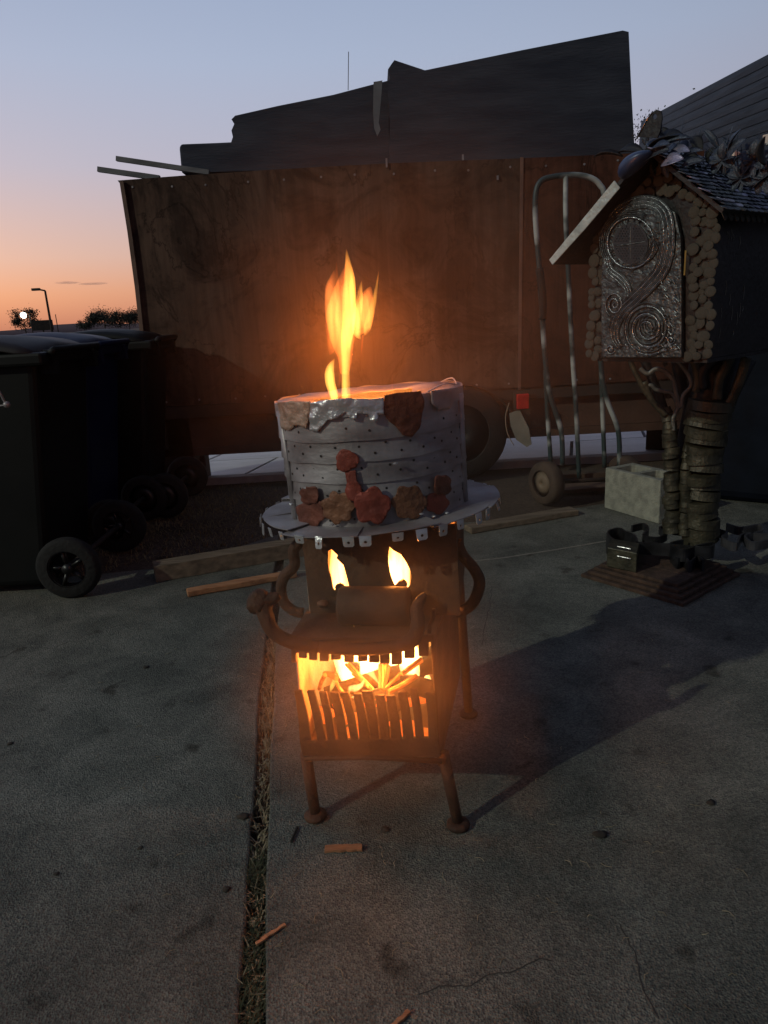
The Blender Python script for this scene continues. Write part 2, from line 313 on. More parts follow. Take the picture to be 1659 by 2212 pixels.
while len(sp) < 5200:
    x = random.uniform(-2.4, 0.1); y = random.uniform(2.95, 4.75)
    c = gr(470, 1110); d_ = ((x + 1.15) / 0.55) ** 2 + ((y - 3.75) / 0.7) ** 2
    if random.random() < math.exp(-d_ * 0.9) and y > 3.05 + 0.25 * noise.noise(Vector((x * 3, 0, 0))): sp.append((x, y, -0.03))
tag(blades('verge_grass', sp, greeny, 0.02, 0.05, (0.2, 1.2), wd=0.0022), 'scruffy half dead grass on the dirt beside the wheelie bins', 'grass')
sp = []
for k in range(130):
    p = gr(random.uniform(200, 1600), random.uniform(1350, 2200)); sp.append((p.x, p.y, 0.001))
g = G()
for (x, y, z) in sp[:110]:
    a = random.uniform(0, 6.28); L_ = random.uniform(0.006, 0.025); d = Vector((math.cos(a), math.sin(a), 0)) * L_
    g.tube([Vector((x, y, 0.0015)), Vector((x, y, 0.003)) + d * 0.5 + Vector((-d.y, d.x, 0)) * 0.2, Vector((x, y, 0.0015)) + d], 0.0007, seg=4)
tag(g.build('straw_litter', dryg, kind='stuff'), 'thin bits of straw strewn over the concrete', 'litter')
# dark spots: dried lumps and leaves lying on the slab
lump_m = mat('dried_leaf', (0.018, 0.014, 0.01), (0.045, 0.033, 0.022), rough=0.9, scale=50, bump=0.5)
for (px, py, r_, lab) in [(833, 1793, 0.0085, 'round dark lump on the concrete in front of the fire pit'), (316, 1442, 0.008, 'dark leaf scrap lying left of the slab joint level with the grate'),
                     (525, 1765, 0.011, 'flat dark lump beside the joint left of the front leg'), (488, 1922, 0.007, 'small dark lump by the joint below the flat one'),
                     (1296, 1805, 0.012, 'curled dark leaf at the right of the concrete'), (22, 1607, 0.007, 'dark crumb at the far left edge of the slab'),
                     (122, 1888, 0.005, 'tiny dark crumb low on the left slab'), (1535, 1735, 0.008, 'upright dark sliver near the right edge of the slab'),
                     (763, 1838, 0.004, 'tiny dark pebble next to the split wood chip'), (303, 1832, 0.005, 'tiny dark flake midway on the left slab')]:
    c = gr(px, py); g = G(); g.blob((c.x, c.y, r_ * 0.25), r_, 0.7, 2, (1.2, 1, 0.35), seed=px); tag(g.build('dark_lump', lump_m, smooth=True), lab, 'debris', 'dark bits on the concrete')
def chip(name, a, b, wd, th, m, lab, cat='wood chip', grp=None, z=0.0, jag=0.0):
    a = Vector((a.x, a.y, z + th / 2 + 0.0015)); b = Vector((b.x, b.y, z + th / 2 + 0.0015)); d = (b - a).normalized(); n_ = Vector((-d.y, d.x, 0))
    k = 7; pts = [a + (b - a) * i / k + n_ * (wd / 2) * (1 + jag * random.uniform(-1, 1)) for i in range(k + 1)]
    pts += [a + (b - a) * i / k - n_ * (wd / 2) * (1 + jag * random.uniform(-1, 1)) for i in range(k, -1, -1)]
    pts = [p - Vector((0, 0, th / 2)) for p in pts]
    g = G(); g.prism(pts, (0, 0, th)); o = g.build(name, m); bevel(o, min(th, wd) * 0.12, 1); tag(o, lab, cat, grp); return o
chip('wood_chip', gr(702, 1838), gr(783, 1834), 0.016, 0.006, wood_o, 'split orange wood chip lying in front of the fire pit', jag=0.25, grp='wood scraps')
chip('wood_sliver', gr(553, 2042), gr(617, 2000), 0.006, 0.004, wood_o, 'thin pointed wood sliver lying across the grassy joint', jag=0.5, grp='wood scraps')
chip('wood_chip', gr(848, 2222), gr(884, 2188), 0.007, 0.005, wood_o, 'small wood chip at the bottom edge of the photo', jag=0.4, grp='wood scraps')
chip('twig', gr(628, 1822), gr(643, 1788), 0.004, 0.004, lump_m, 'dark thin twig just left of the front left foot', 'twig', jag=0.4)
chip('wooden_post', gr(336, 1252), gr(660, 1195), 0.085, 0.07, wood_w, 'weathered grey wooden post lying behind the fire pit, rounded at its left end', 'post', 'timbers on the ground', jag=0.05)
chip('split_plank', gr(405, 1287), gr(640, 1245), 0.042, 0.025, wood_o, 'short split orange plank in front of the grey post', 'plank', 'timbers on the ground', jag=0.18)
chip('weathered_plank', gr(1010, 1150), gr(1240, 1110), 0.08, 0.03, wood_w, 'flat weathered plank on the ground right of the hat brim', 'plank', 'timbers on the ground', jag=0.08)
# ================================================================== FIRE PIT
FA = Vector((-0.188, 1.316, 0)); ex = Vector((0.985, -0.172, 0)); ey = Vector((0.172, 0.985, 0)); nF = -ey
FR = thing('fire_pit', (0.0, 1.5, 0), 'rusty iron fire pit with a cut-out face, toothed grate and metal top hat', 'fire pit')
def fp(px, py, d=0.0): return on(px, py, FA + ey * d, ey)      # plane of the front, d metres behind it
# legs
def leg(ft, tp, r0=0.0115, r1=0.0125):
    g = G(); g.tube([ft + Vector((0, 0, 0.008)), ft + (tp - ft) * 0.5, tp], [r0, r1, r1], seg=14); o = g.build('leg', iron, FR, True)
    f = G(); f.lathe(ft, [(0.021, 0.001), (0.0245, 0.003), (0.0245, 0.009), (0.02, 0.013), (0.012, 0.015)], 20); f.build('foot', iron, o, True)
leg(FA + ex * 0.002, fp(660, 1625, 0.02)); leg(FA + ex * 0.312, fp(957, 1625, 0.02))
leg(FA + ex * 0.315 + ey * 0.43, FA + ex * 0.30 + ey * 0.41 + Vector((0, 0, 0.40))); leg(FA + ex * 0.0 + ey * 0.43, FA + ex * 0.0 + ey * 0.41 + Vector((0, 0, 0.2)))
def Z8(zx, zy, d=0.0): return fp(587.4 + zx * 0.25, 1347.6 + zy * 0.25, d)
def Z7(zx, zy, d=0.0): return fp(587.4 + zx * 0.2708, 1105.7 + zy * 0.2708, d)
# bottom rail, apron
g = G(); g.tube([fp(658, 1638), fp(800, 1636), fp(955, 1644)], 0.0055, seg=8); g.build('bottom_rail', iron, FR, True)
g = G(); g.prism([Z8(235, 1010), Z8(1440, 985), Z8(1460, 1150), Z8(262, 1140)], ey * 0.008); o = g.build('apron', iron, FR); bevel(o, 0.002)
# firebox shell
ledge_z = Z8(700, 122).z; xL, xR = -0.014, 0.272; zb, zt = 0.165, ledge_z - 0.006; dp = 0.40
def S(lx, ly, z): return FA + ex * lx + ey * ly + Vector((0, 0, z))
def panel(name, pts, off, m, par=FR, bv=0.0015):
    g = G(); g.prism(pts, off); o = g.build(name, m, par); bevel(o, bv, 1); return o
panel('floor_plate', [S(xL, 0.01, zb), S(xR, 0.01, zb), S(xR + 0.02, dp, zb), S(xL, dp, zb)], (0, 0, -0.006), soot)
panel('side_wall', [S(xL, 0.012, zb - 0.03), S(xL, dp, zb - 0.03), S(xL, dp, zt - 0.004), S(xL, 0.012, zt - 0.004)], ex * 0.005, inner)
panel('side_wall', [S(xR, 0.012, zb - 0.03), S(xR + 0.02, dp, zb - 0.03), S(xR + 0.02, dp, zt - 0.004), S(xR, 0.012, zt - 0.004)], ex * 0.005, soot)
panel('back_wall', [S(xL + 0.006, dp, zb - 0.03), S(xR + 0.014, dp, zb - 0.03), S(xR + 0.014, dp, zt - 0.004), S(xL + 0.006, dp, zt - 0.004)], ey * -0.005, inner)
# front plate above the mouth
fz = [Z8(160, 128), Z8(1400, 96), Z8(1400, 150), Z8(1372, 150), Z8(1180, 215), Z8(950, 240), Z8(800, 185), Z8(560, 180), Z8(450, 205), Z8(350, 255), Z8(165, 250)]
panel('front_plate', fz, ey * 0.008, soot)
panel('mouth_cheek', [Z8(1372, 152), Z8(1400, 152), Z8(1440, 983), Z8(1428, 983), Z8(1404, 640), Z8(1385, 400)], ey * 0.009, iron)
up_t = [(165, 205, 335), (230, 298, 300), (318, 388, 318), (410, 490, 325), (508, 592, 312), (622, 705, 332), (740, 822, 325), (835, 925, 338), (930, 1015, 345), (1030, 1122, 350), (1140, 1232, 300), (1265, 1352, 278)]
for a, b, y in up_t:
    ty = 252 if a < 400 else 178
    if a > 900: ty = 238
    if a > 1100: ty = 180
    if a > 1250: ty = 148
    g = G(); g.prism([Z8(a, ty - 10, 0.001), Z8(b, ty - 10, 0.001), Z8(b + 2, y, 0.001), Z8(a + 2, y + random.uniform(-6, 6), 0.001)], ey * 0.007); bevel(g.build('upper_tooth', soot, FR), 0.001, 1)
tops = [(192, 255, 580), (300, 365, 583), (405, 470, 590), (500, 575, 595), (590, 665, 598), (700, 768, 607), (774, 868, 585), (890, 970, 620), (985, 1062, 625), (1085, 1160, 592), (1186, 1255, 560), (1322, 1398, 600)]
bots = [(240, 345), (390, 465), (480, 550), (575, 655), (680, 750), (757, 850), (858, 930), (937, 1020), (1030, 1122), (1134, 1228), (1243, 1318), (1352, 1426)]
for (a, b, y), (c, d) in zip(tops, bots):
    g = G(); g.prism([Z8(a, y, -0.003), Z8(b, y + random.uniform(-5, 5), -0.003), Z8((b + d) / 2 + 8, (y + 1010) / 2, -0.002), Z8(d, 1016, 0.001), Z8(c, 1016, 0.001), Z8((a + c) / 2 + 8, (y + 1010) / 2, -0.002)], ey * 0.007); bevel(g.build('grate_bar', iron, FR), 0.0012, 1)
# ledge between mouth and head
HD = 0.115   # head front sits this far behind the front plate
panel('ledge', [S(xL - 0.004, 0.0, ledge_z), S(xR + 0.004, 0.0, ledge_z), S(xR + 0.024, dp, ledge_z), S(xL - 0.004, dp, ledge_z)], (0, 0, -0.006), soot)
# head: front plate with the two eyes cut out
le = [(450, 310), (475, 298), (523, 345), (515, 370), (570, 425), (598, 520), (615, 590), (610, 625), (568, 662), (585, 620), (570, 585), (540, 572), (512, 590), (500, 635), (485, 610), (470, 520), (455, 470), (447, 400)]
re = [(937, 275), (965, 305), (1030, 340), (1070, 400), (1100, 460), (1115, 510), (1105, 580), (1045, 655), (1078, 590), (1070, 560), (1045, 540), (1010, 555), (978, 592), (955, 540), (940, 490), (925, 400), (928, 330)]
hz = 0.632
hTL = Z7(236, 200, HD); hTR = Z7(1470, 200, HD)
def at_z(p, z): q = p.copy(); q.z = z; return q
hBL = Z7(300, 720, HD); hBR = Z7(1500, 700, HD)
out_l = [at_z(hTL, hz), at_z(hTR, hz), at_z(hBR, ledge_z + 0.001), at_z(hBL, ledge_z + 0.001)]
g = G(); g.prism(out_l, ey * 0.006, [[Z7(x, y, HD) for x, y in le], [Z7(x, y, HD) for x, y in re]]); g.build('face_plate', soot, FR)
hd = 0.27
def hpnl(name, a, b, m):
    panel(name, [at_z(a, ledge_z + 0.001), at_z(b, ledge_z + 0.001), at_z(b, hz), at_z(a, hz)], (ex * 0.004 if name == 'head_side' else ey * 0.004), m)
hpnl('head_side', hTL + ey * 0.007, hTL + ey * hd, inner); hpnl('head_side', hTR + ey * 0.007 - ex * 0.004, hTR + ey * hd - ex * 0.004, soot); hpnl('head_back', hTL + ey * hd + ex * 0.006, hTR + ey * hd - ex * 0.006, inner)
# bent scraps left hanging in the eyes
for pts in ([(512, 640), (500, 600), (515, 578), (545, 572), (575, 590), (582, 640), (565, 690), (530, 690)], [(985, 600), (1010, 560), (1045, 545), (1078, 565), (1070, 620), (1040, 665), (1005, 660)]):
    g = G(); g.prism([Z7(x, y, HD - 0.006) for x, y in pts], ey * 0.004); bevel(g.build('pupil_scrap', soot, FR), 0.001, 1)
# nose: short length of thick pipe resting on the ledge
g = G(); a = Z7(550, 860, 0.07); b = Z7(1100, 800, 0.07); rr_ = 0.040; a.z = b.z = ledge_z + rr_
g.tube([a + (b - a) * t for t in (0, 0.04, 0.5, 0.96, 1)], [rr_ * 0.9, rr_, rr_, rr_, rr_ * 0.9], seg=26); g.build('nose', soot, FR, True)
# S-shaped ears
for pts in ([(646, 1172), (634, 1190), (636, 1221), (615, 1244), (607, 1270), (614, 1302), (636, 1320), (655, 1324)], [(986, 1168), (999, 1199), (1024, 1229), (1036, 1259), (1024, 1298), (1001, 1319), (985, 1322)]):
    pp = smooth_path([fp(x, y, HD + 0.05) for x, y in pts], 5); g = G(); g.tube(pp, 0.0125, seg=12, flat=0.8, side=ey); g.build('ear', iron, FR, True)
# moustache bar with curled ends
pm = [(604, 1286), (592, 1292), (570, 1300), (574, 1330), (592, 1366), (634, 1388), (690, 1396)]
g = G(); dd = [0.0, -0.005, -0.01, -0.02, -0.028, -0.028, -0.02]
g.tube(smooth_path([fp(x, y, e) for (x, y), e in zip(pm, dd)], 6), smooth_val([0.007, 0.012, 0.017, 0.016, 0.014, 0.014, 0.013], 6), seg=14)
g.blob(fp(560, 1299, -0.008), 0.026, 0.25, 3, seed=3)
p2 = [(690, 1396), (760, 1402), (840, 1398), (890, 1382), (903, 1345), (901, 1315), (912, 1292), (920, 1284)]
d2 = [-0.02, -0.02, -0.02, -0.025, -0.02, -0.01, -0.002, 0.0]
g.tube(smooth_path([fp(x, y, e) for (x, y), e in zip(p2, d2)], 6), smooth_val([0.013, 0.013, 0.013, 0.015, 0.014, 0.013, 0.009, 0.004], 6), seg=14); g.build('moustache_bar', iron, FR, True)
g = G(); g.tube(smooth_path([fp(x, y, 0.01) for x, y in [(937, 1315), (935, 1335), (928, 1350), (927, 1368), (918, 1378)]], 4), 0.004, seg=8); g.build('twisted_rod', iron, FR, True)
g = G(); g.blob(fp(698, 1304, HD - 0.01), 0.011, 0.2, 2, (1.2, 1, 0.8)); g.build('weld_bead', copper_b, FR, True)
# --------------------------------------------------------------- hat
HC = Vector((-0.009, 1.545, 0.638)); tilt = Matrix.Rotation(R(-2.3), 3, 'Y') @ Matrix.Rotation(R(-1.6), 3, 'X')
hx, hy, hn = tilt @ Vector((1, 0, 0)), tilt @ Vector((0, 1, 0)), tilt @ Vector((0, 0, 1))
hat = G(); rb = 0.268; rc = 0.193
def HPt(r_, q, h): return HC + hx * r_ * math.cos(q) + hy * r_ * math.sin(q) + hn * h
def ring_strip(name, r0, h0, r1, h1, m, th=0.003, seg=96, wob=0.0, q0=0, q1=2 * math.pi, par=FR):
    g = G(); full = abs(q1 - q0 - 2 * math.pi) < 1e-6; nseg = seg
    for (ra, ha) in ((r0, h0), (r1, h1), (r1 - th, h1), (r0 - th, h0)):
        for k in range(nseg + (0 if full else 1)):
            q = q0 + (q1 - q0) * k / nseg; wv = wob * noise.noise(Vector((math.cos(q) * 3, math.sin(q) * 3, ha * 30)))
            g.v.append(HPt(ra + wv * 0.5, q, ha + wv))
    c = nseg if full else nseg + 1
    for r_ in range(4):
        for k in range(nseg): g.f.append([r_ * c + k, r_ * c + (k + 1) % c, ((r_ + 1) % 4) * c + (k + 1) % c, ((r_ + 1) % 4) * c + k])
    if not full: g.f += [[0, c, 2 * c, 3 * c], [c - 1, 2 * c - 1, 3 * c - 1, 4 * c - 1]]
    return g.build(name, m, par, False)
# brim: flat ring of overlapping sectors with slits
secs = 10
for k in range(secs):
    q0 = 2 * math.pi * k / secs + 0.1; q1 = q0 + 2 * math.pi / secs + 0.05; g = G(); n_ = 12; lift = 0.003 * (k % 2) + 0.001
    rows = []
    for r_ in (0.15, 0.2, 0.24, rb):
        for i in range(n_ + 1):
            q = q0 + (q1 - q0) * i / n_; g.v.append(HPt(r_ - (0.004 * (k % 3) if r_ == rb else 0), q, lift + 0.004 * (i / n_) + 0.004 * noise.noise(Vector((q * 3, r_ * 12, k)))))
    nb = len(g.v); g.v += [v - hn * 0.0018 for v in g.v[:]]
    c = n_ + 1
    for r_ in range(3):
        for i in range(n_):
            f = [r_ * c + i, r_ * c + i + 1, (r_ + 1) * c + i + 1, (r_ + 1) * c + i]; g.f.append(f); g.f.append([x + nb for x in reversed(f)])
    for i in range(n_): g.f.append([3 * c + i, 3 * c + i + 1, 3 * c + i + 1 + nb, 3 * c + i + nb]); g.f.append([i, i + nb, i + 1 + nb, i + 1])
    for r_ in range(3): g.f.append([r_ * c, (r_ + 1) * c, (r_ + 1) * c + nb, r_ * c + nb]); g.f.append([r_ * c + n_, (r_ + 1) * c + n_, (r_ + 1) * c + n_ + nb, r_ * c + n_ + nb])
    g.build('brim_sheet', alu, FR)
# folded tabs round the brim, each with a punched hole
tabg = G(); tw, th_ = 0.021, 0.019
hole = [(0.0028 * math.cos(a), -th_ * 0.55 + 0.0028 * math.sin(a)) for a in [i * math.pi / 4 for i in range(8)]]
o_ = [(-tw / 2, 0.002), (tw / 2, 0.002), (tw / 2 - 0.001, -th_ + 0.003), (tw / 2 - 0.004, -th_), (-tw / 2 + 0.003, -th_), (-tw / 2 + 0.0005, -th_ + 0.003)]
tabg.prism([Vector((x, 0, z)) for x, z in o_], (0, 0.0012, 0), [[Vector((x, 0, z)) for x, z in hole]])
tab_me = mesh_of('tab', tabg, alu_b)
nt_ = 34
for k in range(nt_):
    q = 2 * math.pi * k / nt_ + random.uniform(-0.045, 0.045); s_ = random.uniform(0.65, 1.15); fl = random.uniform(-0.5, 0.3)
    rad = (hx * math.cos(q) + hy * math.sin(q)); tg = (-hx * math.sin(q) + hy * math.cos(q)); zz = (hn + rad * fl * 0.6).normalized()
    inst('tab', tab_me, FR, frame(HPt(rb - 0.001, q, 0.002), tg, -(zz.cross(tg)), zz, (s_, 1, random.uniform(0.8, 1.25))))
# crown: wound bands of punched strip
hh = [0.0, 0.052, 0.094, 0.136, 0.178, 0.236]
for i in range(5):
    ring_strip('crown_band', rc + 0.006 + 0.001 * i, hh[i] + (0 if i == 0 else -0.003), rc + 0.0025 + 0.001 * i, hh[i + 1], alu, th=0.004, wob=0.004)
# top edge, folded in and torn
ring_strip('top_rim', rc + 0.011, 0.222, rc + 0.010, 0.249, alu, th=0.004, wob=0.007)
g = G(); n_ = 80
for r_, h_ in ((rc + 0.008, 0.2495), (rc - 0.035, 0.246), (0.115, 0.243)):
    for k in range(n_):
        q = 2 * math.pi * k / n_; jr = 0.018 * noise.noise(Vector((math.cos(q) * 4, math.sin(q) * 4, r_ * 20))) if r_ < rc else 0
        g.v.append(HPt(r_ + jr, q, h_ + jr * 0.25 + 0.004 * noise.noise(Vector((q * 4, r_ * 40, 5)))))
for r_ in range(2):
    for k in range(n_): g.f.append([r_ * n_ + k, r_ * n_ + (k + 1) % n_, (r_ + 1) * n_ + (k + 1) % n_, (r_ + 1) * n_ + k])
o = g.build('crown_top', alu, FR, True); md = o.modifiers.new('solid', 'SOLIDIFY'); md.thickness = 0.0025; md.offset = -1
# punched holes in the bands (shallow dark studs)
hm = mat('hole_shadow', (0.01, 0.01, 0.01), (0.014, 0.012, 0.012), rough=0.9)
hg = G(); hg.lathe((0, 0, 0), [(0.0026, 0), (0.0026, 0.0007)], 8); hole_me = mesh_of('punched_hole', hg, hm)
for i in range(5):
    for row in (0.32, 0.68):
        for k in range(12):
            q = -math.pi + math.pi * (k + 0.5 * (row > 0.5)) / 12 + random.uniform(-0.03, 0.03); h_ = hh[i] + (hh[i + 1] - hh[i]) * row + random.uniform(-0.004, 0.004)
            if i == 4 and row > 0.5: continue
            rad = (hx * math.cos(q) + hy * math.sin(q)); tg = (-hx * math.sin(q) + hy * math.cos(q))
            inst('punched_hole', hole_me, FR, frame(HPt(rc + 0.0061 - 0.0035 * row + 0.001 * i + (0.0065 if i == 4 else 0) * 0, q, h_), tg, hn, rad))
# crumpled pale patches at the top front
def px_q(px, py, rad_):        # angle and height on the crown wall seen at a photo position
    d = ray(px, py).normalized(); o0 = CAMP - HC; a_ = Vector((d.dot(hx), d.dot(hy))); b_ = Vector((o0.dot(hx), o0.dot(hy)))
    A = a_.dot(a_); B = 2 * a_.dot(b_); C = b_.dot(b_) - rad_ * rad_; disc = B * B - 4 * A * C
    if disc < 0: disc = 0
    t = (-B - math.sqrt(disc)) / (2 * A); p = CAMP + d * t - HC; return math.atan2(p.dot(hy), p.dot(hx)), p.dot(hn)
def patch(name, outline, m, rad_, crumple=0.003, par=FR, bulge=0.0, th=0.002):
    """sheet scrap following the crown, cut to an outline; gridded so it can crumple"""
    qs = [px_q(x, y, rad_) for x, y in outline]
    bm = bmesh.new(); vs = [bm.verts.new((q * rad_, h, 0)) for q, h in qs]; bm.faces.new(vs)
    x0 = min(v.co.x for v in vs); x1 = max(v.co.x for v in vs); y0 = min(v.co.y for v in vs); y1 = max(v.co.y for v in vs); cx, cy = (x0 + x1) / 2, (y0 + y1) / 2; R0 = max(x1 - x0, y1 - y0) / 2
    for ax_, lo_, hi_ in ((0, x0, x1), (1, y0, y1)):
        s = lo_ + 0.006
        while s < hi_:
            co = (s, 0, 0) if ax_ == 0 else (0, s, 0); no = (1, 0, 0) if ax_ == 0 else (0, 1, 0)
            bmesh.ops.bisect_plane(bm, geom=bm.verts[:] + bm.edges[:] + bm.faces[:], plane_co=co, plane_no=no); s += 0.006
    verts = []; 
    for v in bm.verts:
        cr_ = crumple * (noise.noise(Vector((v.co.x * 45, v.co.y * 45, 7))) + 0.6 * noise.noise(Vector((v.co.x * 110, v.co.y * 110, 3)))); d_ = min(1, ((v.co.x - cx) ** 2 + (v.co.y - cy) ** 2) / (R0 * R0)); cr_ += bulge * (1 - d_)
        verts.append(HPt(rad_ + 0.002 + max(cr_, -0.0015), v.co.x / rad_, v.co.y))
    bm.verts.index_update(); fs = [[v.index for v in f.verts] for f in bm.faces]; bm.free()
    o = obj(name, verts, fs, m, par, True); md = o.modifiers.new('solid', 'SOLIDIFY'); md.thickness = th; md.offset = 1; return o
Zh = lambda x, y: (483.8 + x * 0.375, 760.2 + y * 0.375)
patch('torn_patch', [Zh(*p) for p in [(505, 290), (600, 275), (720, 265), (850, 270), (920, 262), (918, 355), (890, 362), (880, 400), (845, 398), (830, 358), (770, 352), (765, 385), (735, 388), (700, 345), (660, 380), (600, 390), (575, 420), (540, 460), (500, 450), (498, 380)]], alu_b, rc + 0.012, 0.006)
patch('torn_patch', [Zh(*p) for p in [(312, 290), (400, 282), (503, 285), (495, 380), (480, 440), (420, 420), (380, 450), (335, 440), (325, 380)]], mat('warm_stained_sheet', (0.33, 0.2, 0.14), (0.5, 0.36, 0.28), rough=0.5, metal=0.4, scale=30, bump=0.5), rc + 0.0125, 0.005)
patch('stained_patch', [Zh(*p) for p in [(925, 250), (1000, 235), (1135, 225), (1150, 290), (1140, 370), (1125, 440), (1080, 490), (1030, 480), (990, 430), (950, 400), (920, 350)]], copper, rc + 0.0125, 0.004)
patch('side_patch', [Zh(*p) for p in [(1185, 225), (1250, 215), (1300, 210), (1305, 290), (1290, 330), (1230, 335), (1190, 300)]], alu, rc + 0.012, 0.002)
# vertical seam strips of the crown
for q, m_ in ((-2.72, alu), (-0.36, alu)):
    g = G(); g.tube([HPt(rc + 0.005, q, 0.002), HPt(rc + 0.007, q, 0.12), HPt(rc + 0.010, q, 0.235)], 0.012, seg=12, flat=0.5, side=(hx * math.cos(q) + hy * math.sin(q))); g.build('seam_strip', m_, FR, True)
# copper flowers cut from sheet round the foot of the crown
def flower(x, y, r_, m, pet=5, rad_=None, squash=1.0):
    pts = []
    for k in range(30):
        a = 2 * math.pi * k / 30; rr2 = r_ * (0.80 + 0.2 * abs(math.cos(pet * a / 2 + x)) + 0.03 * math.sin(7 * a + y)); pts.append(Zh(x + math.cos(a) * rr2, y + math.sin(a) * rr2 * squash))
    o = patch('copper_flower', pts, m, rad_ or rc + 0.008, 0.0035, bulge=0.0, th=0.001); return o
flower(505, 925, 88, copper, 6, rc + 0.010); flower(660, 895, 98, copper_b, 7, rc + 0.013); flower(855, 885, 112, copper_r, 5, rc + 0.017); flower(1065, 865, 104, copper_b, 6, rc + 0.013); flower(1225, 870, 68, copper_r, 5, rc + 0.010)
flower(495, 825, 58, copper, 4, rc + 0.016); flower(1255, 765, 56, copper, 4, rc + 0.015, 1.15); flower(710, 625, 70, copper_r, 3, rc + 0.014)
patch('copper_curl', [Zh(*p) for p in [(700, 690), (760, 680), (768, 740), (792, 770), (800, 830), (760, 860), (720, 850), (700, 800), (712, 750)]], copper_r, rc + 0.012, 0.002)
# small bright staples
for (x, y) in [(400, 875), (630, 992), (1130, 930), (1200, 945), (1275, 925), (985, 640), (800, 955), (480, 780)]:
    q, h_ = px_q(*Zh(x, y), rc + 0.012); g = G(); g.blob(HPt(rc + 0.016, q, h_), 0.004, 0.3, 1, (1.4, 1, 0.7), seed=x); g.build('bright_rivet', alu_b, FR)
g = G(); g.tube(smooth_path([HPt(0.19, a, 0.251 + 0.01 * (i % 2)) for i, a in enumerate([-0.9, -0.6, -0.2, 0.2, 0.5])], 4), 0.0016, seg=6); g.build('rim_wire', alu_b, FR)
# --------------------------------------------------------------- fire inside and above
FL = thing('fire', (0.0, 1.48, 0.17), 'orange and yellow flames with burning sticks inside the fire pit and out of the hat', 'fire')
yel = flame_mat('flame_low', [(1.0, 0.5, 0.09), (1.0, 0.4, 0.06), (1.0, 0.24, 0.03)], 130, 0.7, 1.15)
red = flame_mat('flame_red', [(1.0, 0.2, 0.035), (1.0, 0.24, 0.045), (1.0, 0.1, 0.02)], 48, 0.75, 1.1)
hot = flame_mat('flame_hot', [(1.0, 0.62, 0.2), (1.0, 0.55, 0.16), (1.0, 0.42, 0.1)], 220, 0.0, 0.4)
YF = 1.50
def Zf(x, y, dy=0.0): return atY(483.8 + x * 0.25, 483.8 + y * 0.25, YF + dy)
pxm = 0.25 * 1.5 / FPX * 1.2
fl_list = [
 ('yel', 0.0, [(1055, 1560, 30), (1055, 1480, 33), (1052, 1300, 30), (1052, 1100, 34), (1066, 950, 44), (1080, 800, 50), (1082, 620, 48), (1085, 470, 38), (1070, 330, 20), (1058, 215, 1)]),
 ('yel', -0.01, [(965, 1560, 24), (945, 1460, 33), (920, 1380, 36), (912, 1300, 36), (922, 1235, 27), (955, 1165, 1)]),
 ('red', 0.015, [(915, 1135, 2), (932, 1070, 30), (942, 900, 52), (930, 720, 50), (920, 560, 38), (938, 470, 20), (955, 400, 2)]),
 ('red', 0.0, [(1005, 1130, 12), (995, 1000, 28), (985, 850, 26), (980, 650, 22), (975, 480, 15), (972, 320, 1)]),
 ('yel', 0.012, [(1185, 1000, 2), (1150, 940, 30), (1150, 820, 34), (1172, 650, 26), (1180, 560, 14), (1190, 490, 1)]),
 ('yel', 0.005, [(1212, 965, 4), (1238, 900, 29), (1262, 800, 27), (1292, 680, 20), (1315, 560, 10), (1337, 410, 1)]),
 ('red', 0.01, [(1103, 1215, 2), (1100, 1120, 12), (1105, 1000, 22), (1110, 900, 16)]),
 ('red', 0.0, [(1455, 1480, 16), (1455, 1430, 8), (1453, 1370, 3), (1455, 1300, 1)]),
 ('red', 0.0, [(1185, 1140, 1), (1192, 1060, 6), (1200, 960, 8)]),
 ('red', 0.02, [(1030, 1000, 20), (1030, 850, 60), (1040, 700, 60), (1060, 560, 40), (1070, 480, 4)]),
 ('red', 0.02, [(1150, 900, 20), (1190, 820, 60), (1200, 740, 55), (1215, 660, 30), (1220, 600, 3)]),
 ('red', 0.03, [(1040, 1300, 30), (1045, 1150, 55), (1020, 980, 90), (1010, 800, 110), (1030, 640, 90), (1050, 500, 60), (1060, 380, 20), (1060, 300, 2)]),
 ('red', 0.03, [(1130, 960, 20), (1180, 860, 80), (1210, 740, 80), (1240, 620, 45), (1270, 540, 3)]),
 ('red', 0.0, [(990, 1420, 3), (1000, 1350, 10), (1003, 1250, 10), (1000, 1100, 14)]),
]
for kind, dy, pts in fl_list:
    g = G(); c = smooth_path([Zf(x, y, dy) for x, y, _ in pts], 6); rr2 = [max(v * pxm, 0.0004) for v in smooth_val([p[2] for p in pts], 6)]
    g.tube(c, rr2, seg=14, flat=0.7, side=(0, 1, 0)); g.build('flame', yel if kind == 'yel' else red, FL, True)
# flames inside the box and the head
def flame3(c, r_, h_, m, bend=0.02):
    g = G(); pts = []; rad = []
    for i in range(9):
        t = i / 8; pts.append(Vector(c) + Vector((bend * math.sin(t * 3 + c[0] * 40), 0.3 * bend * math.cos(t * 4), h_ * t))); rad.append(max(0.0005, r_ * (math.sin(math.pi * min(1, 0.25 + t * 0.75)) ** 0.9) * (1 - 0.2 * t)))
    g.tube(pts, rad, seg=12); g.build('flame', m, FL, True)
def front_flame(pts, d, m, fn=Z8, sc_w=0.25):
    g = G(); c = smooth_path([fn(x, y, d) for x, y, _ in pts], 5); rr2 = [max(v * sc_w * 1.35 / FPX, 0.0004) for v in smooth_val([p[2] for p in pts], 5)]
    g.tube(c, rr2, seg=12, flat=0.7, side=ey); g.build('flame', m, FL, True)
front_flame([(925, 520, 4), (880, 455, 24), (835, 400, 44), (790, 340, 48), (750, 270, 40), (730, 180, 28), (715, 60, 10), (705, 0, 2)], 0.05, hot)
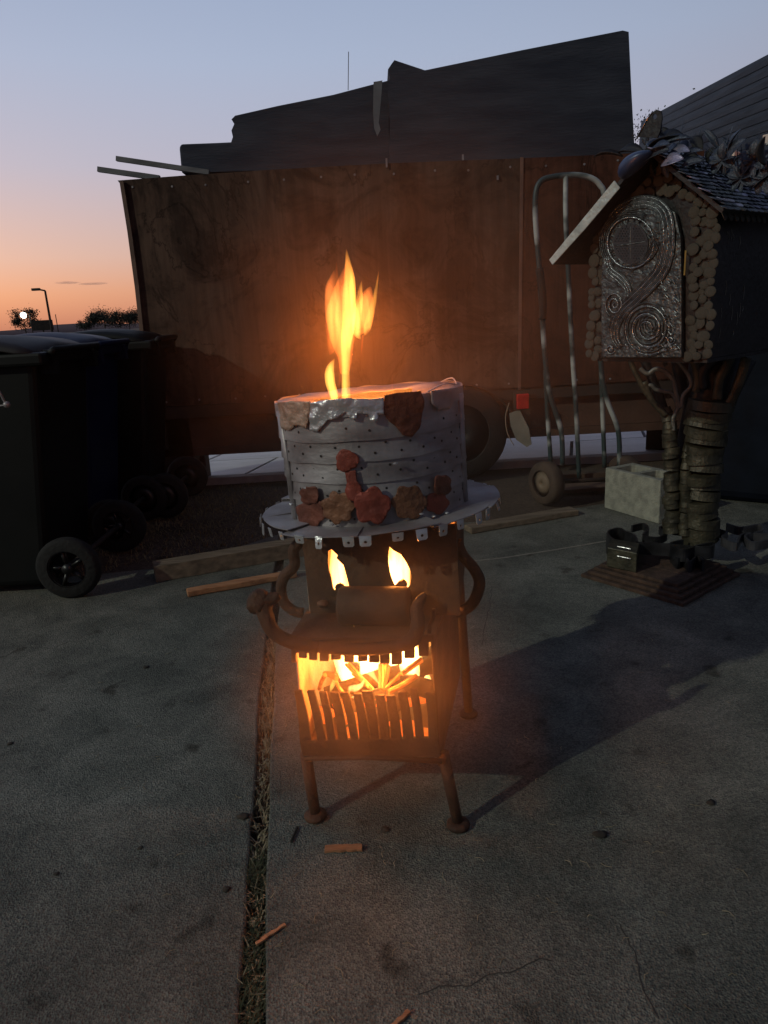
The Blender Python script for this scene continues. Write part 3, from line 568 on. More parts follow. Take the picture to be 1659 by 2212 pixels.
front_flame([(670, 590, 4), (680, 560, 30), (720, 555, 38), (770, 530, 22), (800, 480, 4)], 0.045, hot)
front_flame([(1150, 420, 4), (1160, 350, 30), (1200, 320, 36), (1245, 250, 28), (1250, 160, 18), (1255, 80, 3)], 0.07, hot)
front_flame([(500, 590, 3), (520, 540, 24), (545, 480, 26), (560, 400, 12), (560, 330, 2)], 0.09, yel)
for (lx, ly, h_, r_) in [(0.06, 0.15, 0.16, 0.02), (0.12, 0.2, 0.25, 0.03), (0.18, 0.17, 0.22, 0.025), (0.22, 0.22, 0.15, 0.02), (0.15, 0.28, 0.3, 0.035), (0.08, 0.27, 0.25, 0.03)]:
    flame3(S(lx, ly, 0.21), r_, h_, hot)
front_flame([(1000, 900, 20), (1020, 700, 70), (1010, 560, 110), (1000, 420, 120), (980, 320, 70), (970, 200, 10)], HD + 0.05, hot, Z7, 0.27)
front_flame([(540, 900, 20), (550, 750, 70), (540, 600, 100), (530, 450, 90), (520, 300, 60), (510, 200, 3)], HD + 0.09, hot, Z7, 0.27)
# burning sticks and embers
ember = mat('glowing_ember', (0.03, 0.012, 0.006), (0.12, 0.05, 0.03), rough=0.9, scale=30, bump=0.6, emit=((1.0, 0.16, 0.02), 1.1))
hotw = mat('burning_stick', (0.10, 0.04, 0.02), (0.45, 0.22, 0.1), rough=0.9, scale=40, bump=0.6, emit=((1.0, 0.2, 0.03), 0.35))
for k, (a, b, r_) in enumerate([((640, 350), (860, 560), 0.0035), ((665, 340), (880, 570), 0.003), ((700, 430), (840, 545), 0.004), ((935, 350), (935, 560), 0.004), ((960, 355), (950, 570), 0.0035), ((990, 350), (965, 580), 0.0035), ((1015, 360), (960, 575), 0.003),
                               ((1110, 430), (960, 575), 0.0035), ((1290, 300), (1120, 430), 0.004), ((1300, 320), (1130, 440), 0.003), ((1100, 470), (980, 560), 0.003), ((1250, 450), (1000, 590), 0.006), ((460, 430), (560, 470), 0.006), ((545, 450), (610, 590), 0.004), ((410, 560), (460, 440), 0.005)]):
    g = G(); A = Z8(*a, 0.12); B = Z8(*b, 0.06); mid = (A + B) / 2 + Vector((random.uniform(-1, 1), 0, random.uniform(-1, 1))) * 0.004
    g.tube(smooth_path([A, mid, B], 5), r_, seg=7); g.build('stick', hotw if k % 3 else ember, FL)
for k in range(26):
    c = S(random.uniform(0.01, 0.25), random.uniform(0.04, 0.3), 0.178 + random.uniform(0, 0.05)); g = G(); g.blob(c, random.uniform(0.012, 0.022), 0.6, 2, (1.2, 1, 0.8), seed=k); g.build('ember', ember, FL)
for (a, b, r_) in [((0.02, 0.1, 0.24), (0.25, 0.22, 0.26), 0.02), ((0.03, 0.26, 0.22), (0.26, 0.12, 0.25), 0.022), ((0.15, 0.08, 0.2), (0.26, 0.3, 0.27), 0.018), ((0.01, 0.16, 0.19), (0.14, 0.05, 0.215), 0.014)]:
    g = G(); g.tube([S(*a), (S(*a) + S(*b)) / 2 + Vector((0, 0, 0.006)), S(*b)], r_, seg=10); g.build('log', char, FL, True)
def pl(name, loc, e, r_, col=(1.0, 0.33, 0.06)):
    d = bpy.data.lights.new(name, 'POINT'); d.energy = e; d.shadow_soft_size = r_; d.color = col; o = bpy.data.objects.new(name, d); COL.objects.link(o); o.location = loc
pl('firebox_light', S(0.13, 0.06, 0.33), 10.0, 0.05, (1.0, 0.27, 0.04)); pl('head_light', S(0.15, 0.19, 0.53), 9.0, 0.05); pl('flame_light', (-0.06, 1.5, 1.0), 7.5, 0.06, (1.0, 0.25, 0.03)); pl('hat_light', (-0.03, 1.52, 0.84), 1.2, 0.04)
# haze added round the fire for its glow, warm tint put in its colour
def glow_smoke(name, c, sc, dens, label):
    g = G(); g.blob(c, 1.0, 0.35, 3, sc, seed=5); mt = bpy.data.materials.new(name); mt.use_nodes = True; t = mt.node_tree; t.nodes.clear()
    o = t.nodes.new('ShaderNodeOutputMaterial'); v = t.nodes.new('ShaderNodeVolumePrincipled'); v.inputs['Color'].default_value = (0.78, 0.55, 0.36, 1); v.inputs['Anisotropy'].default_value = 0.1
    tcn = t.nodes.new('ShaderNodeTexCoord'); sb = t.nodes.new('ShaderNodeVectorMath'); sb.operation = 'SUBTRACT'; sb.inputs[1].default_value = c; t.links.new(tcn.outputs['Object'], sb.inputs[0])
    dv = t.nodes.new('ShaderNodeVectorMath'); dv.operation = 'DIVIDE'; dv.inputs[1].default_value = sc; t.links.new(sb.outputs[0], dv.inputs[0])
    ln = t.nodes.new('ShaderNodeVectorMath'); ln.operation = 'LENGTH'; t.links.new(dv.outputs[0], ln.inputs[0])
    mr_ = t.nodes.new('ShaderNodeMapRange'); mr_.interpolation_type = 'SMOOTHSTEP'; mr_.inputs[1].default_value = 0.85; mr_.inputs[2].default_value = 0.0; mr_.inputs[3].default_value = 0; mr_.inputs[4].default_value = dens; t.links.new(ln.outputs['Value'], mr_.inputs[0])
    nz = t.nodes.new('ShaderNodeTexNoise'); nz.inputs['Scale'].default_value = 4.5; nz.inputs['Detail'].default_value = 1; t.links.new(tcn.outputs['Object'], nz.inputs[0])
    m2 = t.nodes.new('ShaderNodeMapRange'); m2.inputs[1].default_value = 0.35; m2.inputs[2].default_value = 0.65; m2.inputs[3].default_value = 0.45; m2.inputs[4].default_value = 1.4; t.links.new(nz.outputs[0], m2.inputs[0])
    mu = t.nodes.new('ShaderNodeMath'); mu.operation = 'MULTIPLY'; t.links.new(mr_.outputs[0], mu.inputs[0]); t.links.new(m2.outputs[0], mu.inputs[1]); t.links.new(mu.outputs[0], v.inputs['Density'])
    t.links.new(v.outputs[0], o.inputs['Volume']); return tag(g.build(name, mt, None, True, kind='stuff'), label, 'glow_smoke')
glow_smoke('glow_smoke', (0.10, 1.48, 0.92), (0.75, 0.55, 0.8), 0.36, 'thin orange smoky haze added above the hat to glow round the flames')
glow_smoke('glow_smoke', (-0.03, 1.17, 0.40), (0.40, 0.28, 0.42), 1.5, 'smoky haze added in front of the grate and face to veil them in warm glow')
# ================================================================== TRAILER
TY = 4.45
def T(px, py, d=0.0): return atY(px, py, TY + d)
def rust_wall(name, c1, c2, dark, seed):
    mt = bpy.data.materials.new(name); mt.use_nodes = True; t = mt.node_tree; nn = t.nodes.new; l = t.links.new; b = t.nodes['Principled BSDF']; b.inputs['Roughness'].default_value = 0.85; b.inputs['Specular IOR Level'].default_value = 0.2
    c = nn('ShaderNodeTexCoord')
    def nz(scl, det, sc3=(1, 1, 1), rough=0.6, dist=0.0):
        mp = nn('ShaderNodeMapping'); mp.inputs['Scale'].default_value = sc3; mp.inputs['Location'].default_value = (seed, 0, seed); l(c.outputs['Object'], mp.inputs[0])
        n = nn('ShaderNodeTexNoise'); n.inputs['Scale'].default_value = scl; n.inputs['Detail'].default_value = det; n.inputs['Roughness'].default_value = rough; n.inputs['Distortion'].default_value = dist; l(mp.outputs[0], n.inputs[0]); return n.outputs[0]
    def rp(x, p0, c0, p1, c1_):
        q = nn('ShaderNodeValToRGB'); q.color_ramp.elements[0].position = p0; q.color_ramp.elements[1].position = p1; q.color_ramp.elements[0].color = (*c0, 1); q.color_ramp.elements[1].color = (*c1_, 1); l(x, q.inputs[0]); return q.outputs[0]
    def mul(a, b_, f=1.0):
        m_ = nn('ShaderNodeMix'); m_.data_type = 'RGBA'; m_.blend_type = 'MULTIPLY'; m_.inputs[0].default_value = f; l(a, m_.inputs[6]); l(b_, m_.inputs[7]); return m_.outputs[2]
    o = rp(nz(1.3, 10, (1, 1, 0.8), 0.65), 0.3, c1, 0.7, c2)
    o = mul(o, rp(nz(9, 6, (2.0, 2.0, 0.12)), 0.36, (0.68, 0.66, 0.65), 0.6, (1.05, 1.05, 1.05)))      # run-down streaks
    o = mul(o, rp(nz(38, 4, (2.0, 2.0, 0.05)), 0.3, (0.88, 0.87, 0.87), 0.6, (1.04, 1.04, 1.04)))    # fine grain
    o = mul(o, rp(nz(2.6, 9, (1, 1, 1), 0.7, 1.2), 0.40, dark, 0.56, (1, 1, 1)))                     # blotches
    cr_ = nz(1.9, 7, (1, 1, 0.8), 0.6, 0.8); a = nn('ShaderNodeMath'); a.operation = 'SUBTRACT'; a.inputs[1].default_value = 0.56; l(cr_, a.inputs[0]); a2 = nn('ShaderNodeMath'); a2.operation = 'ABSOLUTE'; l(a.outputs[0], a2.inputs[0])
    o = mul(o, rp(a2.outputs[0], 0.0, (0.4, 0.36, 0.34), 0.011, (1, 1, 1)))
    l(o, b.inputs['Base Color']); bp = nn('ShaderNodeBump'); bp.inputs['Strength'].default_value = 0.35; bp.inputs['Distance'].default_value = 0.006; l(nz(30, 5, (1.5, 1.5, 0.3)), bp.inputs['Height']); l(bp.outputs[0], b.inputs['Normal']); MATS[name] = mt; return mt
wallL = rust_wall('brown_weathered_panel', (0.06, 0.034, 0.024), (0.135, 0.083, 0.06), (0.36, 0.35, 0.35), 2.0)
wallR = rust_wall('red_brown_panel', (0.075, 0.026, 0.016), (0.14, 0.055, 0.034), (0.5, 0.48, 0.48), 7.0)
chas = mat('dark_chassis', (0.015, 0.011, 0.009), (0.04, 0.025, 0.018), rough=0.8, scale=8)
skirt = mat('rusty_skirt', (0.05, 0.024, 0.016), (0.1, 0.048, 0.032), rough=0.85, scale=5, bump=0.3)
TR = thing('trailer', (0.1, 5.1, 0), 'long box trailer with weathered brown panel side behind the fire pit', 'trailer')
zt_, zb_ = 1.862, 0.56
g = G(); 
# left panel with a slightly bowed outer edge
le_ = [T(320, 880), T(309, 800), T(300, 700), T(290, 600), T(275, 480), T(262, 400), T(254, 390)]
g.prism([T(1121, 842)] + [T(1127, 342)] + [T(840, 353), T(600, 366), T(400, 379), T(254, 390)] + le_[::-1][1:], (0, 0.02, 0)); g.build('side_panel', wallL, TR)
g = G(); g.prism([T(1128, 342), (1.95, TY, zt_ - 0.01), (1.95, TY, zb_ - 0.005), T(1122, 842)], (0, 0.022, 0)); g.build('side_panel', wallR, TR)
g = G(); g.prism([T(1124, 340, -0.006), T(1131, 340, -0.006), T(1125, 842, -0.006), T(1119, 842, -0.006)], (0, 0.012, 0)); g.build('joint_strip', mat('strip_pale', (0.12, 0.06, 0.045), (0.2, 0.1, 0.07)), TR)
g = G(); g.box((0.26, TY + 0.72, 1.2), 3.25, 1.36, 1.28); g.build('box_body', chas, TR)
g = G(); g.prism([T(258, 392, -0.02), T(266, 391, -0.02), T(284, 500, -0.02), T(300, 620, -0.02), T(310, 720, -0.02), T(327, 880, -0.02), T(318, 880, -0.02), T(302, 720, -0.02), T(291, 620, -0.02), T(275, 500, -0.02)], (0, 0.015, 0)); g.build('corner_trim', mat('trim_brown', (0.1, 0.055, 0.038), (0.17, 0.1, 0.07)), TR)
g = G(); g.box((0.4, TY + 0.05, 0.525), 3.7, 0.1, 0.075); g.build('frame_rail', chas, TR)
g = G(); g.box((0.38, TY + 0.07, 0.385), 3.46, 0.04, 0.19); g.build('skirt', skirt, TR)
g = G(); g.box((0.4, TY + 0.10, 0.262), 3.6, 0.1, 0.05); g.build('lower_rail', skirt, TR)
g = G(); g.box((-1.33, TY + 0.25, 0.30), 0.26, 0.4, 0.56); g.build('dark_gap_filler', chas, TR)  # dark block added to close the bright gap under the trailer end
g = G(); g.box((0.3, TY + 0.75, 0.44), 3.0, 1.0, 0.1); g.build('floor_frame', chas, TR)
def wheel(par, c, r_, w_, axis=(0, 1, 0), spokes=0, m=rubber, rm=None, name='wheel'):
    g = G(); g.lathe(c, [(r_ * 0.62, -w_ / 2), (r_ * 0.9, -w_ / 2), (r_, -w_ * 0.32), (r_ * 1.01, 0), (r_, w_ * 0.32), (r_ * 0.9, w_ / 2), (r_ * 0.62, w_ / 2), (r_ * 0.62, -w_ / 2)], 36, axis, False); o = g.build(name, m, par, True)
    g = G(); ax_ = Vector(axis).normalized(); rm = rm or chas
    if spokes:
        a = ax_.orthogonal().normalized(); b = ax_.cross(a)
        g.lathe(c, [(r_ * 0.58, -w_ * 0.4), (r_ * 0.66, -w_ * 0.42), (r_ * 0.66, w_ * 0.42), (r_ * 0.58, w_ * 0.4)], 30, axis, False); g.lathe(c, [(r_ * 0.16, -w_ * 0.5), (r_ * 0.18, 0), (r_ * 0.16, w_ * 0.5)], 16, axis)
        for k in range(spokes):
            q = 2 * math.pi * (k + 0.2) / spokes; d_ = a * math.cos(q) + b * math.sin(q); g.box(Vector(c) + d_ * r_ * 0.38, r_ * 0.5, w_ * 0.5, r_ * 0.09, d_, ax_, ax_.cross(d_))
    else: g.lathe(c, [(r_ * 0.63, -w_ * 0.3), (r_ * 0.3, -w_ * 0.42), (r_ * 0.12, -w_ * 0.5), (r_ * 0.12, w_ * 0.3), (r_ * 0.63, w_ * 0.3)], 24, axis)
    g.build('rim', rm, o, True); return o
wheel(TR, (0.50, TY + 0.02, 0.30), 0.30, 0.19, rm=mat('trailer_hub', (0.006, 0.005, 0.005), (0.014, 0.01, 0.009)))
g = G(); arc = [Vector((0.5 + 0.36 * math.cos(t), TY - 0.06, 0.28 + 0.33 * math.sin(t))) for t in [math.pi * i / 12 for i in range(13)]]; arc2 = [p + Vector((0, 0.2, 0)) for p in arc]
g.add(arc + arc2, [[i, i + 1, i + 14, i + 13] for i in range(12)]); o = g.build('mudguard', chas, TR, True); md = o.modifiers.new('s', 'SOLIDIFY'); md.thickness = 0.006
wheel(TR, (-1.24, 4.75, 0.125), 0.12, 0.08, (1, 0.35, 0), rm=mat('dark_hub', (0.02, 0.01, 0.01), (0.035, 0.02, 0.018)), m=mat('faded_rubber', (0.035, 0.02, 0.02), (0.06, 0.035, 0.03), rough=0.85), name='jockey_wheel')
tlm = mat('red_reflector', (0.45, 0.012, 0.012), (0.62, 0.02, 0.018), rough=0.25, scale=30)
g = G(); c = T(1129, 867, -0.09); g.box(c, 0.075, 0.03, 0.092); o = g.build('tail_light', tlm, TR); bevel(o, 0.006); 
g = G(); g.box(c + Vector((0, 0.04, 0.0)), 0.09, 0.05, 0.11); g.build('light_bracket', chas, TR)
g = G(); g.prism([T(1100, 893, -0.07), T(1122, 885, -0.07), T(1142, 925, -0.07), T(1148, 960, -0.07), T(1138, 966, -0.07), T(1115, 950, -0.07), T(1103, 920, -0.07)], (0.004, 0.01, 0)); g.build('torn_mudflap', mat('pale_flap', (0.22, 0.2, 0.16), (0.32, 0.29, 0.23), rough=0.8, scale=10), TR)
g = G(); g.tube(smooth_path([T(1100, 870, -0.08), T(1092, 900, -0.08), T(1096, 935, -0.08), T(1110, 962, -0.08)], 5), 0.003, seg=6); g.build('wire', mat('wire_pale', (0.3, 0.22, 0.16), (0.4, 0.3, 0.2)), TR, True)
for (x, y, h_) in [(835, 352, 16), (1075, 384, 8), (1000, 340, 10)]:
    g = G(); g.box(T(x, y, -0.008), 0.01, 0.01, h_ * 0.0029); g.build('bolt', alu, TR)
for i in range(15):
    for z in (1.82, 0.59):
        g = G(); g.lathe((-1.33 + i * 0.215 + random.uniform(-0.02, 0.02), TY - 0.001, z + random.uniform(-0.008, 0.008)), [(0.007, 0), (0.005, 0.003)], 8, (0, -1, 0)); g.build('screw', MATS['grey_sheet_metal'], TR)
# load on the roof of the trailer
slabm = mat('weathered_board_blue_veil', (0.032, 0.036, 0.052), (0.055, 0.06, 0.08), rough=0.9, scale=3, stretch=(0.8, 3, 4), bump=0.35, bscale=25, detail=9, spec=0.2)  # bluish lift in the board colour stands for sky glare veiling the load
def jag_poly(pts, amp=0.0):
    return pts
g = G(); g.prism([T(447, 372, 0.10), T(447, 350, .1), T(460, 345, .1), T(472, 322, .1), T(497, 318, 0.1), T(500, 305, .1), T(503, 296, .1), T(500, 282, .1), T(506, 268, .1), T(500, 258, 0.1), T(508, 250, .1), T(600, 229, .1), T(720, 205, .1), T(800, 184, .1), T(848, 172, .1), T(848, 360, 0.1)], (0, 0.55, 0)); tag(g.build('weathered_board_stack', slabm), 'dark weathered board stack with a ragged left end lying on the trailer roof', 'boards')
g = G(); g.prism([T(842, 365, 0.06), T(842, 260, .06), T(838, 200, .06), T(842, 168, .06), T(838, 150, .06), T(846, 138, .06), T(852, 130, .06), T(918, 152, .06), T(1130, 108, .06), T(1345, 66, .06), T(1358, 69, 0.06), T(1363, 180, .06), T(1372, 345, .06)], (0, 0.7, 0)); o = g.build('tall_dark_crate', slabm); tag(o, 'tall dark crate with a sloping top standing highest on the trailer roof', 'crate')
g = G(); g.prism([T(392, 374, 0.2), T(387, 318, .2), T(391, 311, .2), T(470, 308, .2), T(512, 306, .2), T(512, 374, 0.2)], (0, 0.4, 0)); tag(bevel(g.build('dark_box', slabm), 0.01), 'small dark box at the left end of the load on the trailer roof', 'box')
g = G(); g.prism([T(807, 177, 0.04), T(826, 174, .04), T(823, 215, .04), T(818, 265, .04), T(822, 280, .04), T(815, 294, .04), T(808, 276, .04), T(806, 240, .04)], (0.0, 0.006, 0)); tag(g.build('strip_of_tarp', mat('pale_tarp', (0.11, 0.115, 0.13), (0.17, 0.175, 0.19), rough=0.7, scale=8)), 'pale strip of torn tarp hanging down the dark board stack', 'tarp strip')
g = G(); g.tube([T(752, 195, 0.3), T(753, 112, 0.3)], 0.0022, seg=5); tag(g.build('thin_aerial', chas), 'hair-thin aerial rod rising above the board stack', 'aerial')
pm_ = mat('grey_batten', (0.09, 0.09, 0.1), (0.15, 0.15, 0.16), rough=0.8, scale=6, stretch=(1, 6, 6))
g = G(); a, b = T(252, 343, 0.1), T(452, 373, 0.05); g.box((a + b) / 2, (b - a).length, 0.03, 0.026, b - a, (0, 1, 0), (b - a).cross(Vector((0, 1, 0))) * -1); tag(g.build('batten', pm_), 'upper of two thin battens jutting left from the trailer roof', 'batten', 'battens on the trailer roof')
g = G(); a, b = T(212, 366, 0.14), T(345, 385, 0.10); g.box((a + b) / 2, (b - a).length, 0.03, 0.028, b - a, (0, 1, 0), (b - a).cross(Vector((0, 1, 0))) * -1); tag(g.build('batten', pm_), 'lower of two thin battens jutting furthest left from the trailer roof', 'batten', 'battens on the trailer roof')
# ================================================================== WHEELIE BINS
def bin_(x, y0, wd, m, mlid, label, sp=0, top=1.02, wc=None, par_w=0.72):
    t = thing('wheelie_bin', (x - 0.35, y0 + wd / 2, 0), label, 'bin', 'wheelie bins on the left')
    L_ = par_w; g = G()
    lo_ = [(x - L_ + 0.13, y0 + 0.05, 0.03), (x - 0.13, y0 + 0.05, 0.03), (x - 0.13, y0 + wd - 0.05, 0.03), (x - L_ + 0.13, y0 + wd - 0.05, 0.03)]
    hi_ = [(x - L_ + 0.02, y0 + 0.02, top - 0.07), (x, y0 + 0.02, top - 0.07), (x, y0 + wd - 0.02, top - 0.07), (x - L_ + 0.02, y0 + wd - 0.02, top - 0.07)]
    g.add(lo_ + hi_, [[0, 1, 2, 3], [4, 5, 6, 7], [0, 1, 5, 4], [1, 2, 6, 5], [2, 3, 7, 6], [3, 0, 4, 7]]); o = g.build('body', m, t); bevel(o, 0.03, 3)
    g = G(); g.box((x - L_ / 2 + 0.01, y0 + wd / 2, top - 0.075), L_ + 0.06, wd + 0.02, 0.05); bevel(g.build('rim_collar', m, t), 0.012, 2)
    g = G(); n_ = 10; vs = []
    for i in range(n_ + 1):
        u = i / n_; xx = x + 0.01 - (L_ + 0.03) * u; zz = top - 0.048 + 0.075 * math.sin(math.pi * min(1, u * 1.0)) ** 0.7 * (1 - 0.5 * u)
        for yy2, dz in ((y0 - 0.005, -0.03), (y0 + 0.03, 0.0), (y0 + wd / 2, 0.012), (y0 + wd - 0.03, 0.0), (y0 + wd + 0.005, -0.03)): vs.append((xx, yy2, max(zz + dz, top - 0.055)))
    g.add(vs, [[i * 5 + k, i * 5 + k + 1, (i + 1) * 5 + k + 1, (i + 1) * 5 + k] for i in range(n_) for k in range(4)]); o = g.build('lid', mlid, t, True); md = o.modifiers.new('s', 'SOLIDIFY'); md.thickness = 0.008
    g = G(); g.tube([(x + 0.045, y0 + 0.05, top - 0.06), (x + 0.06, y0 + 0.06, top - 0.045), (x + 0.06, y0 + wd - 0.06, top - 0.045), (x + 0.045, y0 + wd - 0.05, top - 0.06)], 0.014, seg=8); g.build('handle', m, t, True)
    for k in (0, 1):
        g = G(); g.box((x + 0.02, y0 + 0.08 + k * (wd - 0.16), top - 0.09), 0.07, 0.03, 0.09); g.build('hinge_bracket', m, t)
    g = G(); g.tube([(x + 0.0, y0 - 0.01, 0.13), (x + 0.0, y0 + wd + 0.01, 0.13)], 0.012, seg=8); g.build('axle', chas, t, True)
    for yy2 in (y0 - 0.015, y0 + wd + 0.02):
        wheel(t, (x + 0.0, yy2, 0.127), 0.127, 0.05, (0, 1, 0), spokes=sp, rm=mat('bin_rim', (0.006, 0.006, 0.006), (0.018, 0.017, 0.016), rough=0.4))
    return t
wc = gr(165, 1290)
bin_(wc.x - 0.01, wc.y + 0.02, 0.56, blackp, mat('dusty_black_lid', (0.012, 0.01, 0.011), (0.022, 0.018, 0.02), rough=0.6, spec=0.3, scale=5), 'black wheelie bin nearest the camera with a spoked wheel towards us', sp=5, top=1.03)
bin_(wc.x - 0.06, 3.36, 0.5, bluep, bluep, 'dark blue wheelie bin in the middle of the row', top=1.03)
bin_(wc.x + 0.05, 3.92, 0.46, blackp, blackp, 'black wheelie bin farthest back beside the trailer end', top=1.03)
# pale wire bracket and ball at the left edge, on the near bin
g = G(); P0_ = lambda x, y: atY(x, y, 2.70)
g.tube([P0_(-14, 828), P0_(-3, 842), P0_(14, 875), P0_(-14, 878)], 0.005, seg=6); g.blob(P0_(15, 874), 0.013, 0.1, 2)
tag(g.build('pale_hook', alu, None, True), 'pale bent wire hook with a ball end hanging on the near bin', 'hook')
# ================================================================== HAND TRUCK
HTY = 3.78
HT = thing('hand_truck', (1.05, HTY, 0), 'tall hand truck with chipped green and white paint leaning against the trailer', 'hand truck')
def patchy(name):
    mt = bpy.data.materials.new(name); mt.use_nodes = True; t = mt.node_tree; b = t.nodes['Principled BSDF']; b.inputs['Roughness'].default_value = 0.5
    c = t.nodes.new('ShaderNodeTexCoord'); mp = t.nodes.new('ShaderNodeMapping'); mp.inputs['Scale'].default_value = (2.5, 2.5, 3.3); ns = t.nodes.new('ShaderNodeTexNoise'); ns.inputs['Scale'].default_value = 1.6; ns.inputs['Detail'].default_value = 3
    r_ = t.nodes.new('ShaderNodeValToRGB'); e_ = r_.color_ramp.elements; e_[0].position = 0.50; e_[0].color = (0.018, 0.042, 0.045, 1); e_[1].position = 0.60; e_[1].color = (0.4, 0.42, 0.4, 1)
    t.links.new(c.outputs['Object'], mp.inputs[0]); t.links.new(mp.outputs[0], ns.inputs[0]); t.links.new(ns.outputs[0], r_.inputs[0]); t.links.new(r_.outputs[0], b.inputs['Base Color'])
    b2 = t.nodes.new('ShaderNodeBump'); b2.inputs['Strength'].default_value = 0.2; t.links.new(ns.outputs[0], b2.inputs['Height']); MATS[name] = mt; return mt
pt = patchy('chipped_green_white_paint')
W_ = lambda x, y, d=0.0: atY(x, y, HTY + d)
def ht(name, pts, r_, d=None, m=pt):
    d = d or [0] * len(pts); g = G(); g.tube(smooth_path([W_(x, y, e) for (x, y), e in zip(pts, d)], 5), r_, seg=12); return g.build(name, m, HT, True)
ht('side_tube', [(1215, 1004), (1212, 930), (1190, 860), (1180, 800), (1172, 700), (1165, 580), (1157, 480), (1157, 420), (1168, 392), (1195, 382), (1240, 378), (1275, 384), (1296, 400), (1305, 430), (1302, 560), (1298, 700), (1297, 780), (1310, 860), (1335, 930), (1338, 1005)], 0.0135, [0.0] * 20)
ht('cross_strut', [(1222, 381), (1222, 470), (1228, 600), (1236, 760), (1245, 900), (1251, 1032)], 0.0125, [0.0, -0.02, -0.02, -0.02, -0.02, 0])
ht('inner_tube', [(1178, 800), (1183, 900), (1190, 1000)], 0.0125, [0.03, 0.05, 0.06]); ht('inner_tube', [(1298, 790), (1302, 900), (1306, 1010)], 0.0125, [0.03, 0.05, 0.06])
ht('grip', [(1165, 580), (1172, 640), (1172, 690)], 0.02, [-0.02, -0.03, -0.02], rubber)
g = G(); a = W_(1170, 1040, 0.0); b = W_(1345, 1035, 0.0); g.tube([a, b], 0.012, seg=10); g.build('axle', chas, HT, True)
g = G(); g.prism([gr(1195, 1068), gr(1330, 1058), gr(1325, 1035), gr(1200, 1042)], (0, 0, 0.02)); g.build('toe_plate', mat('rust_plate', (0.06, 0.035, 0.022), (0.11, 0.06, 0.035), rough=0.8), HT)
g = G(); g.box(W_(1265, 1032, 0.05) , 0.42, 0.02, 0.05); g.build('foot_bar', mat('rust_plate', (0.06, 0.035, 0.022)), HT)
wheel(HT, W_(1180, 1043, -0.02), 0.118, 0.075, (0.9, 0.45, 0), m=mat('brown_tyre', (0.035, 0.022, 0.016), (0.07, 0.045, 0.03), rough=0.85, scale=12), rm=mat('tan_rim', (0.13, 0.09, 0.06), (0.2, 0.15, 0.1)))
wheel(HT, W_(1350, 1030, 0.0), 0.118, 0.075, (0.9, 0.45, 0), m=MATS['brown_tyre'], rm=MATS['tan_rim'])
# ================================================================== CONCRETE BLOCK
CB = gr(1422, 1132); CL = gr(1316, 1100); da = (Vector((CL.x, CL.y, 0)) - Vector((CB.x, CB.y, 0))).normalized(); db = Vector((-da.y, da.x, 0)) * -1
if db.x < 0: db = -db
g = G(); Lb, Wb, Hb = 0.37, 0.19, 0.215
P = lambda u, v: CB + da * u + db * v + Vector((0, 0, 0.001))
def rect(u0, u1, v0, v1, r_=0.015): return [P(u0 + r_, v0), P(u1 - r_, v0), P(u1, v0 + r_), P(u1, v1 - r_), P(u1 - r_, v1), P(u0 + r_, v1), P(u0, v1 - r_), P(u0, v0 + r_)]
g.prism(rect(0, Lb, 0, Wb, 0.003), (0, 0, Hb), [rect(0.035, Lb / 2 - 0.015, 0.03, Wb - 0.03), rect(Lb / 2 + 0.015, Lb - 0.035, 0.03, Wb - 0.03)])
tag(bevel(g.build('cinder_block', mat('grey_block', (0.2, 0.2, 0.165), (0.31, 0.31, 0.25), rough=0.9, scale=25, bump=0.6, bscale=120)), 0.003, 1), 'pale hollow concrete block standing behind the sculpture trunk', 'concrete block')
# ================================================================== FAIRY HOUSE SCULPTURE
ha = Vector((0.62, -0.785, 0)).normalized(); hb = Vector((0.785, 0.62, 0)); hb.normalize(); HL = Vector((0.735, 2.50, 0)); HW = 0.43; UP = Vector((0, 0, 1))
def HF(px, py, off=0.0): return on(px, py, HL - hb * off, hb)
def loc2(p): d = p - HL; return d.dot(ha), p.z
FH = thing('house_sculpture', (1.05, 2.75, 0), 'dark metal cottage sculpture on a wrapped tree trunk with a swirling embossed door', 'sculpture')
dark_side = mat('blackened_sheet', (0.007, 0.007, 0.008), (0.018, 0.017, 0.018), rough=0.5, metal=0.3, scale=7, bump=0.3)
pebm = mat('dull_washer', (0.034, 0.031, 0.024), (0.085, 0.078, 0.06), rough=0.65, metal=0.2, scale=40, bump=0.4, bscale=150)
bronze = mat('green_bronze_band', (0.03, 0.028, 0.018), (0.08, 0.072, 0.045), rough=0.5, metal=0.4, scale=20, bump=0.4)
chrome = mat('embossed_pewter', (0.03, 0.038, 0.042), (0.10, 0.115, 0.12), rough=0.36, metal=0.7, scale=35, bump=0.5, bscale=85)
chrome_b = mat('worn_bright_pewter', (0.10, 0.115, 0.12), (0.3, 0.32, 0.33), rough=0.25, metal=0.85, scale=50, bump=0.4, bscale=90)
slate = mat('blue_grey_leaf_metal', (0.035, 0.045, 0.065), (0.085, 0.1, 0.13), rough=0.38, metal=0.5, scale=14, bump=0.3)
lav = mat('lavender_leaf_metal', (0.2, 0.2, 0.3), (0.3, 0.3, 0.42), rough=0.4, metal=0.4, scale=14)
blueL = mat('blue_enamel', (0.02, 0.035, 0.09), (0.035, 0.06, 0.13), rough=0.4, metal=0.2, scale=9)
zb2 = 0.865
xl0, _ = loc2(HF(1272, 772)); xr0, _ = loc2(HF(1528, 772)); ridge = HF(1425, 332); rxl, rz = loc2(ridge)
eaveL = loc2(HF(1192, 566, 0.07)); eaveR = loc2(HF(1532, 440, 0.0))
def H3(x, z, d=0.0): return HL + ha * x + UP * z + hb * d
wall_top_l = rz - (rxl - xl0) * (rz - eaveL[1]) / (rxl - eaveL[0]) - 0.01
wall_top_r = rz - (xr0 - rxl) * 0.78
depth = 0.52
